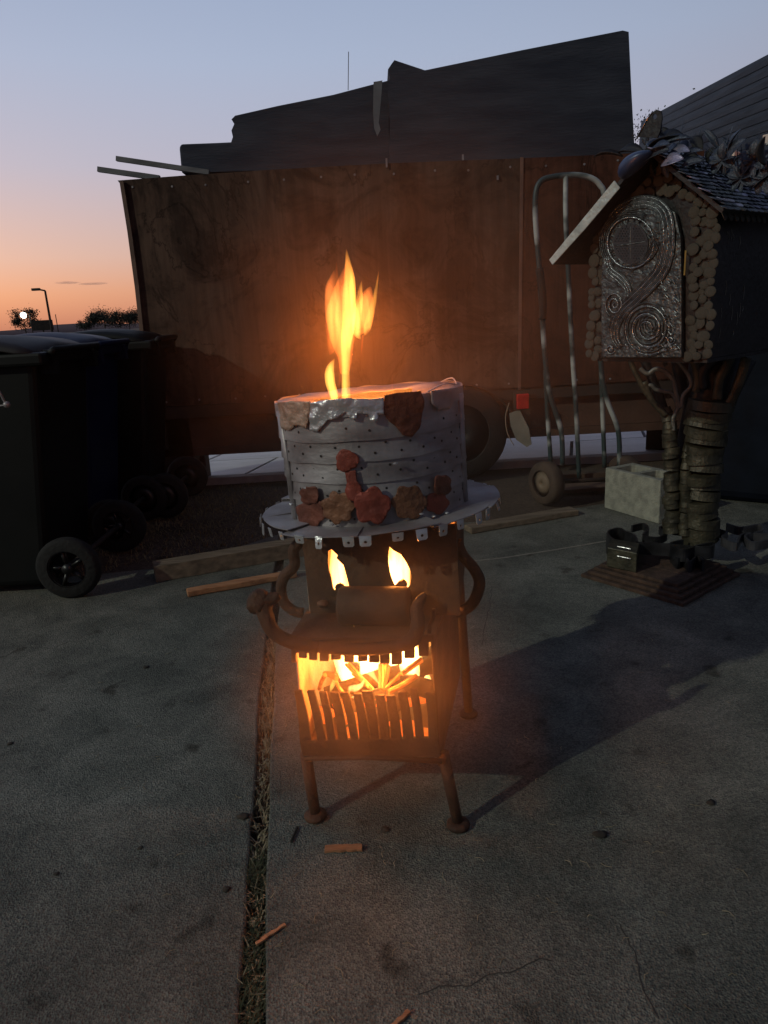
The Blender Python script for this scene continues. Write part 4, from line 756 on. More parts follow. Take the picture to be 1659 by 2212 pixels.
g = G(); g.prism([H3(xl0 + 0.01, zb2, 0.012), H3(xr0 - 0.01, zb2, 0.012), H3(xr0 - 0.01, wall_top_r, 0.012), H3(rxl, rz - 0.02, 0.012), H3(xl0 + 0.01, wall_top_l, 0.012)], hb * depth); g.build('house_body', dark_side, FH)
# scratches on the dark side wall
sm_ = mat('bare_scratch', (0.3, 0.28, 0.24), (0.45, 0.42, 0.36), rough=0.4, metal=0.5)
sg = G()
for k in range(16):
    u = random.uniform(0.03, 0.22); z = random.uniform(zb2 + 0.05, zb2 + 0.36); h_ = random.uniform(0.012, 0.05); b0 = H3(xr0 - 0.009, z, u)
    sg.tube([b0, b0 + UP * h_ * 0.5 + hb * 0.004, b0 + UP * h_ - hb * 0.001], 0.0007, seg=4)
sg.build('scratches', sm_, FH, kind='stuff')
# washers set round the door, one by one
wg = G(); wg.lathe((0, 0, 0), [(0.9, 0), (1.0, 0.06), (1.0, 0.2), (0.93, 0.27), (0.3, 0.28)], 14); washer = mesh_of('washer', wg, pebm, True)
door = [HF(1303, 772), HF(1303, 600), HF(1306, 540), HF(1318, 480), HF(1345, 445), HF(1390, 430), HF(1435, 437), HF(1462, 460), HF(1474, 510), HF(1476, 600), HF(1476, 772)]
dl = [loc2(p) for p in door]; dxl = min(p[0] for p in dl); dxr = max(p[0] for p in dl); dtop = max(p[1] for p in dl)
def roof_z(x): return rz - 0.03 - ((rxl - x) * (rz - eaveL[1]) / (rxl - eaveL[0]) if x < rxl else (x - rxl) * 0.78)
def in_door(x, z):
    if z < dtop - 0.09: return dxl - 0.008 < x < dxr + 0.008
    cx = (dxl + dxr) / 2; return ((x - cx) / ((dxr - dxl) / 2 + 0.01)) ** 2 + ((z - dtop + 0.09) / 0.102) ** 2 < 1
placed = []
tries = 0
while tries < 30000 and len(placed) < 280:
    tries += 1; x = random.uniform(xl0 - 0.004, xr0 + 0.002); z = random.uniform(zb2 + 0.004, rz - 0.03); r_ = random.uniform(0.013, 0.022)
    if in_door(x, z) or z > roof_z(x) - r_ * 0.6: continue
    if any((x - a) ** 2 + (z - b) ** 2 < (0.72 * (r_ + c)) ** 2 for a, b, c in placed): continue
    placed.append((x, z, r_))
for i, (x, z, r_) in enumerate(placed):
    n_ = (-hb + ha * random.uniform(-0.15, 0.15) + UP * random.uniform(-0.15, 0.15)).normalized(); t1 = n_.cross(UP).normalized(); t2 = n_.cross(t1)
    inst('washer', washer, FH, frame(H3(x, z, 0.011 - random.uniform(0, 0.008)), t1, t2, n_, (r_, r_ * random.uniform(0.85, 1.05), r_)))
# door with raised spirals
g = G(); g.prism([p + hb * 0.004 for p in door], hb * -0.016); door_o = g.build('door', chrome, FH); bevel(door_o, 0.003, 2)
def swirl(pts, r_, m=chrome_b, k=7):
    g = G(); P_ = smooth_path([HF(x, y, 0.016) for x, y in pts], k); n_ = len(P_); g.tube(P_, [max(0.0008, r_ * math.sin(math.pi * min(0.97, 0.06 + 0.92 * i / (n_ - 1)) )** 0.5) for i in range(n_)], seg=8); return g.build('swirl', m, door_o, True)
Zd = lambda x, y: (1105.7 + x * 0.3332, 138.2 + y * 0.3332)
ringp = [Zd(770 + 150 * math.cos(a), 1160 + 165 * math.sin(a)) for a in [i * math.pi / 10 for i in range(21)]]
swirl(ringp, 0.0045, chrome_b, 2)
import itertools
def offset_flow(base, offs, r_, mats):
    P_ = [Vector((x, y, 0)) for x, y in base]
    for n_i, o_ in enumerate(offs):
        pts = []
        for i, p in enumerate(P_):
            t = (P_[min(i + 1, len(P_) - 1)] - P_[max(i - 1, 0)]).normalized(); w_ = math.sin(math.pi * (0.12 + 0.8 * i / (len(P_) - 1))) ** 0.6
            q = p + Vector((-t.y, t.x, 0)) * o_ * w_; pts.append(Zd(q.x, q.y))
        swirl(pts, r_, mats[n_i % len(mats)], 5)
offset_flow([(640, 1010), (700, 950), (800, 900), (910, 900), (985, 960), (1010, 1080), (1005, 1200), (970, 1330), (890, 1430), (800, 1520), (715, 1600), (665, 1700), (665, 1780), (700, 1840)], [-44, -34, -24, -14, -4, 6, 16, 26, 36, 46], 0.0026, [chrome, chrome_b, chrome])
offset_flow([(760, 1340), (800, 1300), (880, 1250), (925, 1180), (945, 1080), (940, 990)], [-26, -16, -6, 4, 14, 24], 0.0022, [chrome])
offset_flow([(618, 1250), (640, 1330), (700, 1380), (750, 1440), (770, 1510)], [-20, -10, 0, 10, 20, 30], 0.0024, [chrome, chrome_b])
for e_ in (14, 26, 38, 50):
    swirl([Zd(770 + (150 + e_) * math.cos(a), 1160 + (165 + e_) * math.sin(a)) for a in [math.pi * (0.72 + 0.95 * i / 14) for i in range(15)]], 0.0022, chrome, 2)
def spiral(cx, cy, r0, turns, m, rad=0.0042, ph=0.0, asp=1.1):
    n_ = int(turns * 14); swirl([Zd(cx + math.cos(ph + 2 * math.pi * turns * i / n_) * r0 * (1 - 0.93 * i / n_), cy + math.sin(ph + 2 * math.pi * turns * i / n_) * r0 * asp * (1 - 0.93 * i / n_)) for i in range(n_ + 1)], rad, m, 2)
spiral(880, 1715, 170, 6.5, chrome, 0.0028); spiral(880, 1715, 160, 3.2, chrome_b, 0.003, 1.0); spiral(905, 1690, 85, 4.5, chrome, 0.0024, 2.0, 1.25)
spiral(665, 1560, 62, 2.4, chrome_b, 0.0035, 2.0, 1.35); spiral(1040, 1240, 22, 1.5, chrome, 0.002); spiral(640, 1850, 30, 1.8, chrome_b, 0.0025)
spiral(1000, 1640, 28, 1.6, chrome, 0.0025); spiral(1030, 1790, 26, 1.6, chrome_b, 0.0025); spiral(1060, 1830, 20, 1.4, chrome_b, 0.002); spiral(820, 1850, 24, 1.5, chrome_b, 0.002); spiral(640, 1210, 26, 1.5, chrome, 0.002)
for k in range(30):               # short bright ticks on the lower right
    x = random.uniform(960, 1075); y = random.uniform(1380, 1860); a = random.uniform(-0.9, 0.3); l_ = random.uniform(14, 34)
    swirl([Zd(x, y), Zd(x + math.cos(a) * l_ * 0.5, y - math.sin(a) * l_ * 0.4 + l_ * 0.5), Zd(x + math.cos(a) * l_, y + l_)], 0.0022, chrome_b, 2)
for k in range(26):
    x = random.uniform(600, 1080); spx = Zd(x, random.uniform(1820, 1862)); g = G(); g.blob(HF(*spx, 0.016), random.uniform(0.003, 0.0055), 0.3, 1, (1, 1, 1), seed=k); g.build('stud', alu_b if k % 3 == 0 else chrome_b, door_o)
for k in range(22):
    a = 2 * math.pi * k / 22; g = G(); g.blob(HF(*Zd(770 + 132 * math.cos(a), 1160 + 148 * math.sin(a)), 0.016), 0.0035, 0.2, 1, seed=k); g.build('stud', chrome, door_o)
# perforated window in the ring, split by a cross bar
pf = mat('perforated_dark', (0.012, 0.014, 0.018), (0.02, 0.024, 0.03), rough=0.4)
g = G(); g.prism([HF(*Zd(770 + 112 * math.cos(a), 1165 + 130 * math.sin(a)), 0.0175) for a in [i * math.pi / 12 for i in range(24)]], hb * 0.004); g.build('window', pf, door_o)
hx_g = G()
for i in range(-6, 7):
    for j in range(-8, 9):
        x = 770 + i * 18 + (9 if j % 2 else 0); y = 1165 + j * 16
        if ((x - 770) / 104) ** 2 + ((y - 1165) / 122) ** 2 < 1 and abs(x - 770) > 9 and abs(y - 1165) > 12:
            hx_g.lathe(HF(*Zd(x, y), 0.0178), [(0.0028, 0), (0.0019, 0.0012)], 6, -hb, False)
hx_g.build('perforation_mesh', chrome, door_o, kind='stuff')
swirl([Zd(773, 1035), Zd(768, 1165), Zd(776, 1300)], 0.0035, chrome, 3); swirl([Zd(660, 1180), Zd(770, 1168), Zd(880, 1150)], 0.0035, chrome, 3)
g = G(); g.box(HF(*Zd(1122, 1290), 0.012), 0.003, 0.004, 0.07); g.build('brass_latch', mat('brass', (0.5, 0.33, 0.08), (0.7, 0.48, 0.14), rough=0.4, metal=0.5), door_o)
# roof sheets
def roof(name, e, m, d0=-0.07, d1=depth + 0.03, th=0.012):
    a0, a1 = H3(rxl, rz + 0.012, d0), H3(e[0], e[1], d0); b0, b1 = H3(rxl, rz + 0.012, d1), H3(e[0], e[1], d1); n_ = (a1 - a0).cross(hb).normalized()
    if n_.z < 0: n_ = -n_
    g = G(); g.prism([a0, a1, b1, b0], -n_ * th); o = g.build(name, m, FH); return a0, a1, n_
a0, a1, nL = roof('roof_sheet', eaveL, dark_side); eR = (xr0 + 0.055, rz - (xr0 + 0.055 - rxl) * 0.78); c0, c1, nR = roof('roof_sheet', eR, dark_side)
# pale bargeboard on the left gable edge
bm_ = mat('pale_zinc_strip', (0.30, 0.36, 0.35), (0.5, 0.56, 0.53), rough=0.45, metal=0.35, scale=16, bump=0.4)
d_ = (a1 - a0).normalized(); g = G(); s0 = a0 + d_ * (0.28 * (a1 - a0).length) - hb * 0.004; s1 = a1 - hb * 0.004
wv = nL * 0.03; g.prism([s0 + wv * 0.3, s0 - wv * 0.75, s0 + (s1 - s0) * 0.5 - wv * 0.7, s1 - wv * 0.45, s1 + wv * 0.3], -hb * 0.004); bevel(g.build('bargeboard', bm_, FH), 0.001, 1)
# shingles on the right slope: overlapping round tags
tg_ = G(); tg_.add([(math.cos(t) * 1.0, math.sin(t) * 1.0 if math.sin(t) < 0 else math.sin(t) * 0.3, 0.08 * math.cos(t * 1) ** 2) for t in [2 * math.pi * i / 16 for i in range(16)]], [list(range(16))])
tg2 = G(); tg2.prism(tg_.v, (0, 0, -0.07)); shing = mesh_of('shingle', tg2, slate); shing2 = mesh_of('shingle', tg2, lav); shing3 = mesh_of('shingle', tg2, pebm)
sl = (c1 - c0).length; sdn = (c1 - c0).normalized(); rows = 15
for r_ in range(rows):
    for k in range(17):
        dpt = -0.075 + k * 0.036 + (0.018 if r_ % 2 else 0) + random.uniform(-0.004, 0.004)
        p = H3(rxl, rz + 0.012, 0) + sdn * (sl * (r_ + 0.9) / rows) + hb * dpt + nR * 0.006; n_ = (nR + sdn * -0.28 + hb * random.uniform(-0.1, 0.1)).normalized()
        yv = -(sdn - n_ * sdn.dot(n_)).normalized(); xv = yv.cross(n_)
        inst('shingle', random.choice((shing, shing, shing, shing2, shing3 if r_ == rows - 1 else shing)), FH, frame(p, xv, yv, n_, (0.021, 0.026, 0.03)))
for k in range(9):
    p = H3(eR[0] - 0.01, eR[1] - 0.008, -0.05 + k * 0.034); inst('edge_tag', shing3, FH, frame(p, hb, -UP * 0.8 + ha * 0.5, ha, (0.02, -0.022, 0.03)))
# metal leaves, petals and scraps crowding the ridge
def leafmesh(m, n=9, wid=0.32, cup=0.12):
    g = G(); vs = []
    for i in range(n):
        t = i / (n - 1); w_ = wid * math.sin(math.pi * (0.04 + 0.93 * t)) ** 0.8
        for s_ in (-1, -0.5, 0, 0.5, 1): vs.append((t, s_ * w_, cup * s_ * s_ * w_ * 3 + 0.12 * math.sin(t * 2.6)))
    fs = [[i * 5 + k, i * 5 + k + 1, (i + 1) * 5 + k + 1, (i + 1) * 5 + k] for i in range(n - 1) for k in range(4)]
    nb = len(vs); vs += [(x, y, z - 0.02) for x, y, z in vs]; fs += [[q + nb for q in reversed(f)] for f in fs]
    rim = [k for k in range(5)] + [i * 5 + 4 for i in range(1, n)] + [(n - 1) * 5 + k for k in (3, 2, 1, 0)] + [i * 5 for i in range(n - 2, 0, -1)]
    fs += [[a, b, b + nb, a + nb] for a, b in zip(rim, rim[1:] + rim[:1])]
    g.add(vs, fs); return mesh_of('metal_leaf', g, m, True)
lf = [leafmesh(slate), leafmesh(lav), leafmesh(dark_side), leafmesh(slate, wid=0.2)]
def put_leaf(px, py, off, length, ang, m=None, tiltv=0.3, wide=1.0):
    """leaf near the ridge, stem at a photo position on a plane off metres in front of the gable, pointing at image angle ang"""
    c = HF(px, py, off); d = (ha * math.cos(ang) + UP * math.sin(ang) - hb * random.uniform(-0.3, 0.3)).normalized(); n_ = (-hb * tiltv + UP * 0.8 + ha * random.uniform(-0.3, 0.3)).normalized(); y_ = n_.cross(d).normalized(); n_ = d.cross(y_)
    inst('metal_leaf', m or random.choice(lf), FH, frame(c, d, y_, n_, (length, length * wide, length)))
bl = leafmesh(blueL, wid=0.45, cup=0.2)
g = G(); c = HF(1372, 348, 0.09); bm = bmesh.new(); bmesh.ops.create_icosphere(bm, subdivisions=3, radius=1)
vs = [c + ha * (v.co.x * 0.052 + v.co.z * 0.012) + UP * ((v.co.z if v.co.z > 0 else v.co.z * 1.5) * 0.024 * (1 - 0.4 * v.co.x) + v.co.x * 0.012) + hb * v.co.y * 0.035 for v in bm.verts]; g.add(vs, [[v.index for v in f.verts] for f in bm.faces]); bm.free(); g.build('blue_dome', blueL, FH, True)
put_leaf(1390, 350, 0.08, 0.085, 0.15, lf[0], 0.9, 0.8); put_leaf(1398, 338, 0.06, 0.09, 0.1, lf[0], 0.6, 0.7); put_leaf(1428, 357, 0.075, 0.075, 0.0, lf[1], 1.4, 0.8); put_leaf(1472, 360, 0.06, 0.06, 0.05, lf[0], 1.0, 0.8)
put_leaf(1410, 330, 0.04, 0.11, 0.12, lf[0], 0.5, 0.6); put_leaf(1440, 338, 0.03, 0.085, -0.1, lf[1], 0.8, 0.7); put_leaf(1400, 322, 0.0, 0.12, 0.05, lf[2], 0.5, 0.7); put_leaf(1345, 338, 0.05, 0.09, 3.05, lf[2], 0.4, 0.5); put_leaf(1390, 330, 0.05, 0.10, 3.0, lf[2], 0.5, 0.6)
for k in range(58):
    x = random.uniform(1375, 1690); y = random.uniform(300, 385) + (x - 1375) * 0.12; put_leaf(x, y, random.uniform(-0.25, 0.04), random.uniform(0.03, 0.075), random.uniform(-0.6, 2.4), random.choice(lf[:1] + lf[2:] + lf[:1]), random.uniform(0.2, 1.0), random.uniform(0.6, 1.1))
for k in range(40):
    x = random.uniform(1410, 1650); a = random.uniform(0.5, 2.4); c = HF(x, 355 + (x - 1400) * 0.08, random.uniform(-0.12, 0.0)); l_ = random.uniform(0.05, 0.13); d = ha * math.cos(a) + UP * math.sin(a)
    g = G(); g.tube([c, c + d * l_ * 0.6 + UP * 0.004, c + d * l_], [0.0014, 0.0012, 0.0006], seg=5); g.build('wire_stalk', slate if k % 4 else chrome_b, FH)
# the upright fin with a round hole
fin = [(1376, 290), (1385, 272), (1400, 250), (1410, 236), (1418, 231), (1428, 234), (1430, 250), (1426, 275), (1420, 292)]
hole_ = [(1414 + 5 * math.cos(a), 246 + 6 * math.sin(a)) for a in [i * math.pi / 6 for i in range(12)]]
g = G(); g.prism([HF(x, y + 6, 0.03) for x, y in fin], hb * 0.005, [[HF(x, y + 6, 0.03) for x, y in hole_]]); g.build('pierced_fin', dark_side, FH)
g = G(); g.tube([HF(1376, 296, 0.032), HF(1395, 262, 0.032), HF(1410, 240, 0.032)], 0.0015, seg=5); g.build('fin_edge', chrome_b, FH)
pale = mat('pale_square_tag', (0.45, 0.42, 0.38), (0.6, 0.57, 0.52), rough=0.5, scale=8)
for pts in ([(1648, 292), (1664, 288), (1664, 308), (1652, 316), (1646, 304)], [(1574, 328), (1582, 318), (1598, 330), (1592, 338), (1580, 336)]):
    g = G(); g.prism([HF(x, y, -0.02) for x, y in pts], hb * 0.006); g.build('pale_tag', pale, FH)
# curled flower heads on the right of the roof
for (x, y, r_) in [(1630, 345, 0.05), (1600, 385, 0.04), (1560, 345, 0.045), (1655, 385, 0.045)]:
    for k in range(9):
        a = 2 * math.pi * k / 9; put_leaf(x, y, -0.03, r_, a, lf[3] if k % 2 else lf[0], 1.2)
# trunk: bands of strap wound round two stems, branches to the floor of the house
fl = G(); fl.prism([H3(xl0 + 0.02, zb2 - 0.001, 0.02), H3(xr0 - 0.01, zb2 - 0.001, 0.02), H3(xr0 - 0.01, zb2 - 0.001, depth), H3(xl0 + 0.02, zb2 - 0.001, depth)], (0, 0, -0.012)); fl.build('floor_plate', dark_side, FH)
TP = Vector((1.20, 2.72, 0))       # trunk centre on the ground
def tk(px, py, d=0.0): return on(px, py, TP + Vector((0, d, 0)), (0.36, 0.93, 0))
def stem(name, pts, r_, bh=0.03, m=bronze, core=True):
    pp = [tk(x, y, d) for x, y, d in pts]; path = smooth_path(pp, 14); rr2 = smooth_val(r_, 14)
    L_ = [0]
    for a, b in zip(path[:-1], path[1:]): L_.append(L_[-1] + (b - a).length)
    s = 0; k = 0
    while s < L_[-1] - bh:
        i0 = min(range(len(L_)), key=lambda i: abs(L_[i] - s)); i1 = min(range(len(L_)), key=lambda i: abs(L_[i] - (s + bh)))
        a, b = path[i0], path[max(i1, i0 + 1)]; r0, r1 = rr2[i0], rr2[i1]; dr = (b - a).normalized(); tw_ = Vector((random.uniform(-1, 1), random.uniform(-1, 1), 0)) * 0.005
        g = G(); ax_ = (dr + Vector((random.uniform(-.16, .16), random.uniform(-.16, .16), 0))).normalized()
        g.lathe(a + tw_, [(r0 * 0.86, 0), (r0 * 1.03, bh * 0.02), (r1 * 0.97, bh * 0.97), (r1 * 0.84, bh * 0.99)], 30, ax_); g.build('wound_band', m, FH, False)
        s += bh * random.uniform(0.88, 0.98); k += 1
stem('a', [(1452, 1150, -0.02), (1450, 1080, -0.02), (1449, 1000, -0.02), (1445, 930, -0.02), (1434, 870, 0)], [0.034, 0.031, 0.030, 0.027, 0.02], 0.027)
stem('b', [(1514, 1168, 0), (1513, 1090, 0), (1518, 1000, 0), (1524, 930, 0), (1536, 860, 0.0)], [0.068, 0.067, 0.07, 0.078, 0.086], 0.038)
stem('c', [(1478, 1155, -0.03), (1480, 1090, -0.03), (1482, 1030, -0.03), (1488, 960, -0.01)], [0.026, 0.026, 0.023, 0.018], 0.026)
br = mat('dull_steel_branch', (0.08, 0.085, 0.078), (0.15, 0.15, 0.135), rough=0.5, metal=0.4, scale=20, bump=0.4)
def branch(pts, r_, m=br, d=-0.04):
    g = G(); g.tube(smooth_path([tk(x, y, d + e) for x, y, e in pts], 6), r_, seg=8, flat=0.6, side=(0.36, 0.93, 0)); g.build('branch', m, FH, True)
Zk = lambda x, y, e=0: (1105.7 + x * 0.3332, 691 + y * 0.3332, e)
branch([Zk(1050, 720), Zk(1045, 640), Zk(1075, 570), Zk(1040, 480), Zk(985, 465), Zk(930, 450), Zk(905, 425), Zk(870, 430)], 0.0075)
branch([Zk(1090, 575), Zk(1065, 480), Zk(1045, 390), Zk(985, 330), Zk(930, 320), Zk(880, 350), Zk(830, 315)], 0.0085)
branch([Zk(1095, 575), Zk(1110, 490), Zk(1160, 430), Zk(1145, 360), Zk(1100, 300), Zk(1060, 250)], 0.0075)
branch([Zk(880, 490), Zk(830, 400), Zk(790, 320), Zk(760, 240)], 0.01, bronze); branch([Zk(1000, 620), Zk(940, 560), Zk(900, 510), Zk(860, 400)], 0.012, bronze)
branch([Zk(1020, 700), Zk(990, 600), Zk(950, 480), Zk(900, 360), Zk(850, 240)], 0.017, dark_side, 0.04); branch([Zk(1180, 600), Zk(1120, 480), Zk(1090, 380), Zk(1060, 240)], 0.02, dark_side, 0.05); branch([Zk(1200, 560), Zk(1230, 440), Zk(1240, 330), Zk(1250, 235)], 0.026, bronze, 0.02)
branch([Zk(1190, 470), Zk(1205, 380), Zk(1190, 300), Zk(1160, 230)], 0.016, bronze); branch([Zk(1240, 450), Zk(1230, 350), Zk(1280, 280), Zk(1330, 230)], 0.018, dark_side)
branch([Zk(1330, 520), Zk(1340, 400), Zk(1390, 300), Zk(1420, 225)], 0.018, bronze); branch([Zk(1400, 560), Zk(1450, 460), Zk(1490, 350), Zk(1520, 240)], 0.018, bronze); branch([Zk(1000, 300), Zk(985, 260), Zk(990, 230)], 0.008, dark_side)
for k in range(5):
    branch([Zk(1290 + k * 34, 560), Zk(1300 + k * 40, 450), Zk(1290 + k * 46, 340), Zk(1310 + k * 50, 235)], 0.012, bronze if k % 2 else dark_side, 0.03)
g = G(); g.tube([tk(1470, 1150, 0.07), tk(1480, 1000, 0.07), tk(1535, 860, 0.08), tk(1560, 770, 0.1)], [0.05, 0.05, 0.09, 0.12], seg=18); g.build('trunk_core', dark_side, FH, True)
# looping roots: strap standing on edge
rootm = mat('black_strap', (0.02, 0.02, 0.022), (0.06, 0.06, 0.065), rough=0.35, metal=0.6, scale=20)
def strap(pts, z, h_, th=0.004, m=rootm):
    P_ = smooth_path([gr(x, y, z) for x, y in pts], 6); g = G(); n_ = len(P_)
    for i, p in enumerate(P_):
        t = (P_[min(i + 1, n_ - 1)] - P_[max(i - 1, 0)]).normalized(); s_ = Vector((-t.y, t.x, 0)) * th
        g.v += [p + s_, p - s_, p - s_ - UP * h_, p + s_ - UP * h_]
    for i in range(n_ - 1):
        for k in range(4): g.f.append([i * 4 + k, i * 4 + (k + 1) % 4, (i + 1) * 4 + (k + 1) % 4, (i + 1) * 4 + k])
    g.f += [[0, 1, 2, 3], [n_ * 4 - 4, n_ * 4 - 3, n_ * 4 - 2, n_ * 4 - 1]]; g.build('root_strap', m, FH)
zr = 0.135
strap([(1312, 1152), (1325, 1164), (1352, 1172), (1375, 1170), (1370, 1155), (1352, 1148), (1338, 1140), (1318, 1144), (1312, 1152)], zr, 0.085)
strap([(1372, 1170), (1410, 1172), (1460, 1176), (1500, 1180), (1535, 1180), (1540, 1172), (1510, 1176), (1480, 1186), (1455, 1180), (1450, 1172), (1475, 1165)], zr, 0.05)
strap([(1365, 1135), (1390, 1130), (1400, 1142), (1390, 1155), (1420, 1160), (1440, 1150), (1425, 1138), (1450, 1132)], zr, 0.03)
strap([(1540, 1140), (1570, 1148), (1560, 1160), (1590, 1172), (1600, 1155), (1620, 1150), (1650, 1152), (1690, 1150)], zr, 0.035, m=mat('root_light', (0.06, 0.06, 0.068), (0.13, 0.13, 0.14), rough=0.3, metal=0.5, scale=20))
strap([(1570, 1130), (1600, 1138), (1640, 1132), (1645, 1145), (1610, 1155), (1625, 1170), (1660, 1165)], zr, 0.035, m=MATS['root_light'])
strap([(1450, 1190), (1465, 1205), (1475, 1195), (1490, 1212), (1505, 1200), (1520, 1210)], 0.10, 0.05)
g = G(); c1_ = gr(1316, 1222, 0.06); 
g.prism([gr(1310, 1224, 0.055), gr(1374, 1238, 0.055), gr(1380, 1215, 0.055), gr(1320, 1203, 0.055)], (0, 0, 0.08)); bevel(g.build('root_block', bronze, FH), 0.004, 2)
for y in (1180, 1201):
    g = G(); a = gr(1335, y + 14, 0.06) - hb * 0.01; p1 = gr(1334, y + 30, zr - 0.02 if y < 1190 else 0.08); 
    g.tube([on(1333, y, gr(1316, 1226, 0.06), (0.62, 0.78, 0)), on(1362, y + 6, gr(1316, 1226, 0.06), (0.62, 0.78, 0))], 0.0022, seg=6); g.build('staple', alu_b, FH)
# stacked wooden plinth, board by board
plm = mat('brown_plinth_board', (0.04, 0.021, 0.012), (0.085, 0.046, 0.028), rough=0.8, scale=6, stretch=(6, 6, 1), bump=0.5, bscale=40)
A_, B_, C_ = gr(1252, 1246), gr(1475, 1312), gr(1537, 1264); u_ = (B_ - A_).normalized(); v_ = Vector((-u_.y, u_.x, 0)); Lp = (B_ - A_).length; Wp = 0.42
z0 = 0.001
for k in range(4):
    ins = 0.018 * k; nb_ = 3
    for j in range(nb_):
        s0 = ins + (Wp - 2 * ins) * j / nb_ + 0.0015; s1 = ins + (Wp - 2 * ins) * (j + 1) / nb_ - 0.0015
        q = [A_ + u_ * (ins + random.uniform(-0.002, 0.004)) + v_ * s0, A_ + u_ * (Lp - ins + random.uniform(-0.004, 0.002)) + v_ * s0, A_ + u_ * (Lp - ins) + v_ * s1, A_ + u_ * ins + v_ * s1]
        g = G(); g.prism([p + UP * z0 for p in q], (0, 0, 0.0125)); bevel(g.build('plinth_board', plm, FH), 0.0015, 1)
    z0 += 0.014
# ================================================================== SHED ON THE RIGHT
SH = thing('shed', (3.4, 5.2, 0), 'dark shed with a long sloping boarded roof at the right edge', 'shed')
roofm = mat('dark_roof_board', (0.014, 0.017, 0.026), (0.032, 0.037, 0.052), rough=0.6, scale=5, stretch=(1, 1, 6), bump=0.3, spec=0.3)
Sy = lambda x, y, Y: atY(x, y, Y)
e0 = Sy(1385, 262, 6.2); e1 = Sy(1700, 96, 4.3); f0 = Sy(1360, 520, 5.6); f1 = Sy(1720, 470, 3.9)
nb_ = 15
for k in range(nb_):
    t0, t1 = k / nb_, (k + 1) / nb_ - 0.003
    a, b = e0.lerp(f0, t0), e1.lerp(f1, t0); c, d = e1.lerp(f1, t1), e0.lerp(f0, t1); n_ = (b - a).cross(d - a).normalized()
    if n_.y > 0: n_ = -n_
    ext = (b - a) * 0.5
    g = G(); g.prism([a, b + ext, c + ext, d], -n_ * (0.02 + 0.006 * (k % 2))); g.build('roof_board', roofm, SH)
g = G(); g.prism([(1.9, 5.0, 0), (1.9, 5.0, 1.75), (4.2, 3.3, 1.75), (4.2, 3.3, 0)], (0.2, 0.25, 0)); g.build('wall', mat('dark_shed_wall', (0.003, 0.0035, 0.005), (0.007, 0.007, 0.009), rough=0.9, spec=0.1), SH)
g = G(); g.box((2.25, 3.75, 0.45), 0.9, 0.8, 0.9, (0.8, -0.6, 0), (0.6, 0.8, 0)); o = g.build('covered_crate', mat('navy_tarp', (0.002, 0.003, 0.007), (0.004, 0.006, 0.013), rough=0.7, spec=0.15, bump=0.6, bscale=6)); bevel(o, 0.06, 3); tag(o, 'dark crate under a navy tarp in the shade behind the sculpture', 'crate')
# ================================================================== FAR DISTANCE
def far(az_d, el_d, D):
    a = R(az_d); return Vector((math.sin(a) * D, math.cos(a) * D, CAM_H + math.tan(R(el_d)) * D))
tm = mat('distant_foliage', (0.018, 0.02, 0.014), (0.05, 0.05, 0.035), rough=0.9, scale=0.5)
bark = mat('distant_bark', (0.03, 0.024, 0.02), (0.06, 0.045, 0.035), rough=0.9)
def tree(azd, D, H_, W, label, dens=900, airy=1.0, seed=1, base=0.0, lf_=0.075):
    random.seed(seed); c = far(azd, 0, D); c.z = base; t = thing('tree', c, label, 'tree', 'trees on the skyline'); g = G()
    g.tube([c, c + Vector((0.1, 0, H_ * 0.35)), c + Vector((0, 0, H_ * 0.8))], [H_ * 0.022, H_ * 0.017, H_ * 0.004], seg=8)
    limbs = []
    for k in range(9):
        a = random.uniform(0, 6.28); z0_ = H_ * random.uniform(0.22, 0.6); e = c + Vector((math.cos(a) * W * 0.36, math.sin(a) * W * 0.36, z0_ + H_ * random.uniform(0.1, 0.28))); g.tube([c + Vector((0, 0, z0_)), (c + Vector((0, 0, z0_)) + e) / 2 + Vector((0, 0, 0.1 * H_ / 6)), e], [H_ * 0.009, H_ * 0.006, H_ * 0.002], seg=5); limbs.append(e)
    g.build('trunk', bark, t); g = G(); cl = [(e, W * random.uniform(0.12, 0.2)) for e in limbs] + [(c + Vector((random.uniform(-.3, .3) * W, random.uniform(-.3, .3) * W, H_ * random.uniform(0.5, 0.92))), W * random.uniform(0.1, 0.2)) for _ in range(12)]
    for k in range(dens):
        cc, rr3 = random.choice(cl); p = cc + Vector((random.gauss(0, 1), random.gauss(0, 1), random.gauss(0, 0.8))) * rr3 * 0.62 * airy; s_ = lf_ * random.uniform(0.6, 1.3)
        d1 = Vector((random.uniform(-1, 1), random.uniform(-1, 1), random.uniform(-1, 1))).normalized() * s_; d2 = d1.orthogonal().normalized() * s_ * 0.6; g.add([p - d1, p + d2, p + d1, p - d2], [[0, 1, 2, 3]])
    g.build('crown', tm, t)
tree(-25.25, 150, 5.4, 4.6, 'loose young tree behind the lit street lamp at far left', 2600, seed=11, lf_=0.13); tree(-20.0, 250, 6.8, 10.5, 'broad dark tree on the skyline left of the trailer', 6000, seed=12, lf_=0.2); tree(-18.3, 250, 6.4, 8.5, 'round dark tree half hidden by the trailer edge', 4500, seed=13, lf_=0.2)
tree(-21.3, 250, 4.2, 6.0, 'low bush like tree beside the broad dark tree', 1600, seed=16, lf_=0.18)
tree(22.2, 30, 7.7, 3.4, 'leafy treetop showing above the shed roof', 9000, seed=14, lf_=0.06)
random.seed(3)
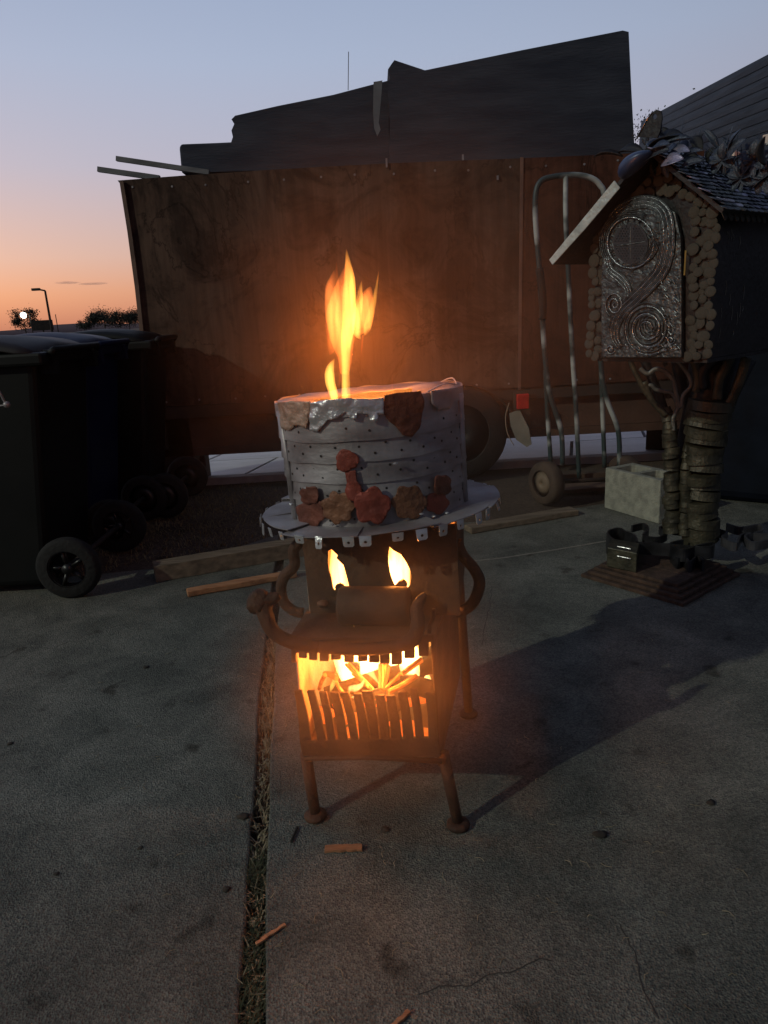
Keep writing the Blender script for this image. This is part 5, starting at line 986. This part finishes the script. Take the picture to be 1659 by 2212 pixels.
def pole(azd, el, D, r_, lab, arm=True, lit=False, lean=0.0):
    tp = far(azd, el, D); b = tp.copy(); b.z = 0; b.x += lean; t = thing('street_lamp', b, lab, 'street lamp', 'lamp posts on the skyline'); g = G(); g.tube([b, tp], [r_, r_ * 0.7], seg=8); g.build('post', chas, t)
    if arm:
        g = G(); g.tube([tp, tp + Vector((-r_ * 5, 0, r_ * 1.2))], r_ * 0.6, seg=6); g.build('arm', chas, t); g = G(); g.box(tp + Vector((-r_ * 6, 0, r_ * 1.1)), r_ * 5, r_ * 3, r_ * 1.6); g.build('lamp_head', chas, t)
    if lit:
        g = G(); g.blob(tp + Vector((-r_ * 7, -0.2, r_ * 0.4)), 0.2, 0.0, 2); g.build('lit_bulb', emis('white_lamp_glow', (0.85, 1.0, 0.95), 16), t, True)
pole(-23.55, 2.82, 50, 0.09, 'tall dark lamp post with a short arm on the skyline'); pole(-23.15, 1.2, 70, 0.05, 'thin bare pole just right of the tall lamp post', arm=False); pole(-24.8, 1.22, 58, 0.05, 'street lamp lit bright white at far left', lit=True)
t = thing('billboard', far(-24.1, 0, 62).xy.to_3d(), 'small dark roadside sign board on a post at far left', 'sign'); c = far(-24.1, 0.5, 62); g = G(); g.box(c, 1.5, 0.1, 0.75, (1, 0.4, 0), (-0.4, 1, 0)); g.build('board', chas, t); g = G(); g.tube([(c.x, c.y, 0), c], 0.06, seg=6); g.build('post', chas, t)
g = G(); n_ = 60; vs = []
for i in range(n_ + 1):
    a = -70 + 140 * i / n_; h_ = 0.25 + 0.35 * math.exp(-((a + 22.2) / 2.2) ** 2) + 0.15 * noise.noise(Vector((a * 0.2, 0, 0))); b0 = far(a, 0, 900)
    vs += [(b0.x, b0.y, -1), (b0.x, b0.y, CAM_H + 900 * math.tan(R(h_))), (b0.x * 1.15, b0.y * 1.15, -1)]
g.add(vs, [f for i in range(n_) for f in ([i * 3, i * 3 + 3, i * 3 + 4, i * 3 + 1], [i * 3 + 1, i * 3 + 4, i * 3 + 5, i * 3 + 2])]); g.build('hills', mat('hazy_hill', (0.16, 0.12, 0.15), (0.2, 0.15, 0.18), rough=1, scale=0.01), None, True, kind='structure')
# thin dusk clouds
for (x0, x1, y, th, lab) in [(122, 172, 611, 2.0, 'thin dark streak of cloud in the orange sky, left one'), (168, 236, 613, 1.8, 'longer thin streak of cloud right of the other streak')]:
    D = 1500; ctr = ray((x0 + x1) / 2, y).normalized() * D + CAMP; wv = (ray(x1, y).normalized() - ray(x0, y).normalized()) * D / 2
    g = G(); g.blob(ctr, 1.0, 0.4, 3, (wv.length, 30, th * D / FPX), seed=x0)
    mt = bpy.data.materials.new('cloud_wisp'); mt.use_nodes = True; tt = mt.node_tree; tt.nodes.clear(); o = tt.nodes.new('ShaderNodeOutputMaterial'); v = tt.nodes.new('ShaderNodeVolumePrincipled'); v.inputs['Density'].default_value = 0.012; v.inputs['Color'].default_value = (0.5, 0.42, 0.5, 1); tt.links.new(v.outputs[0], o.inputs['Volume'])
    g.build('cloud', mt, None, True, kind='structure')
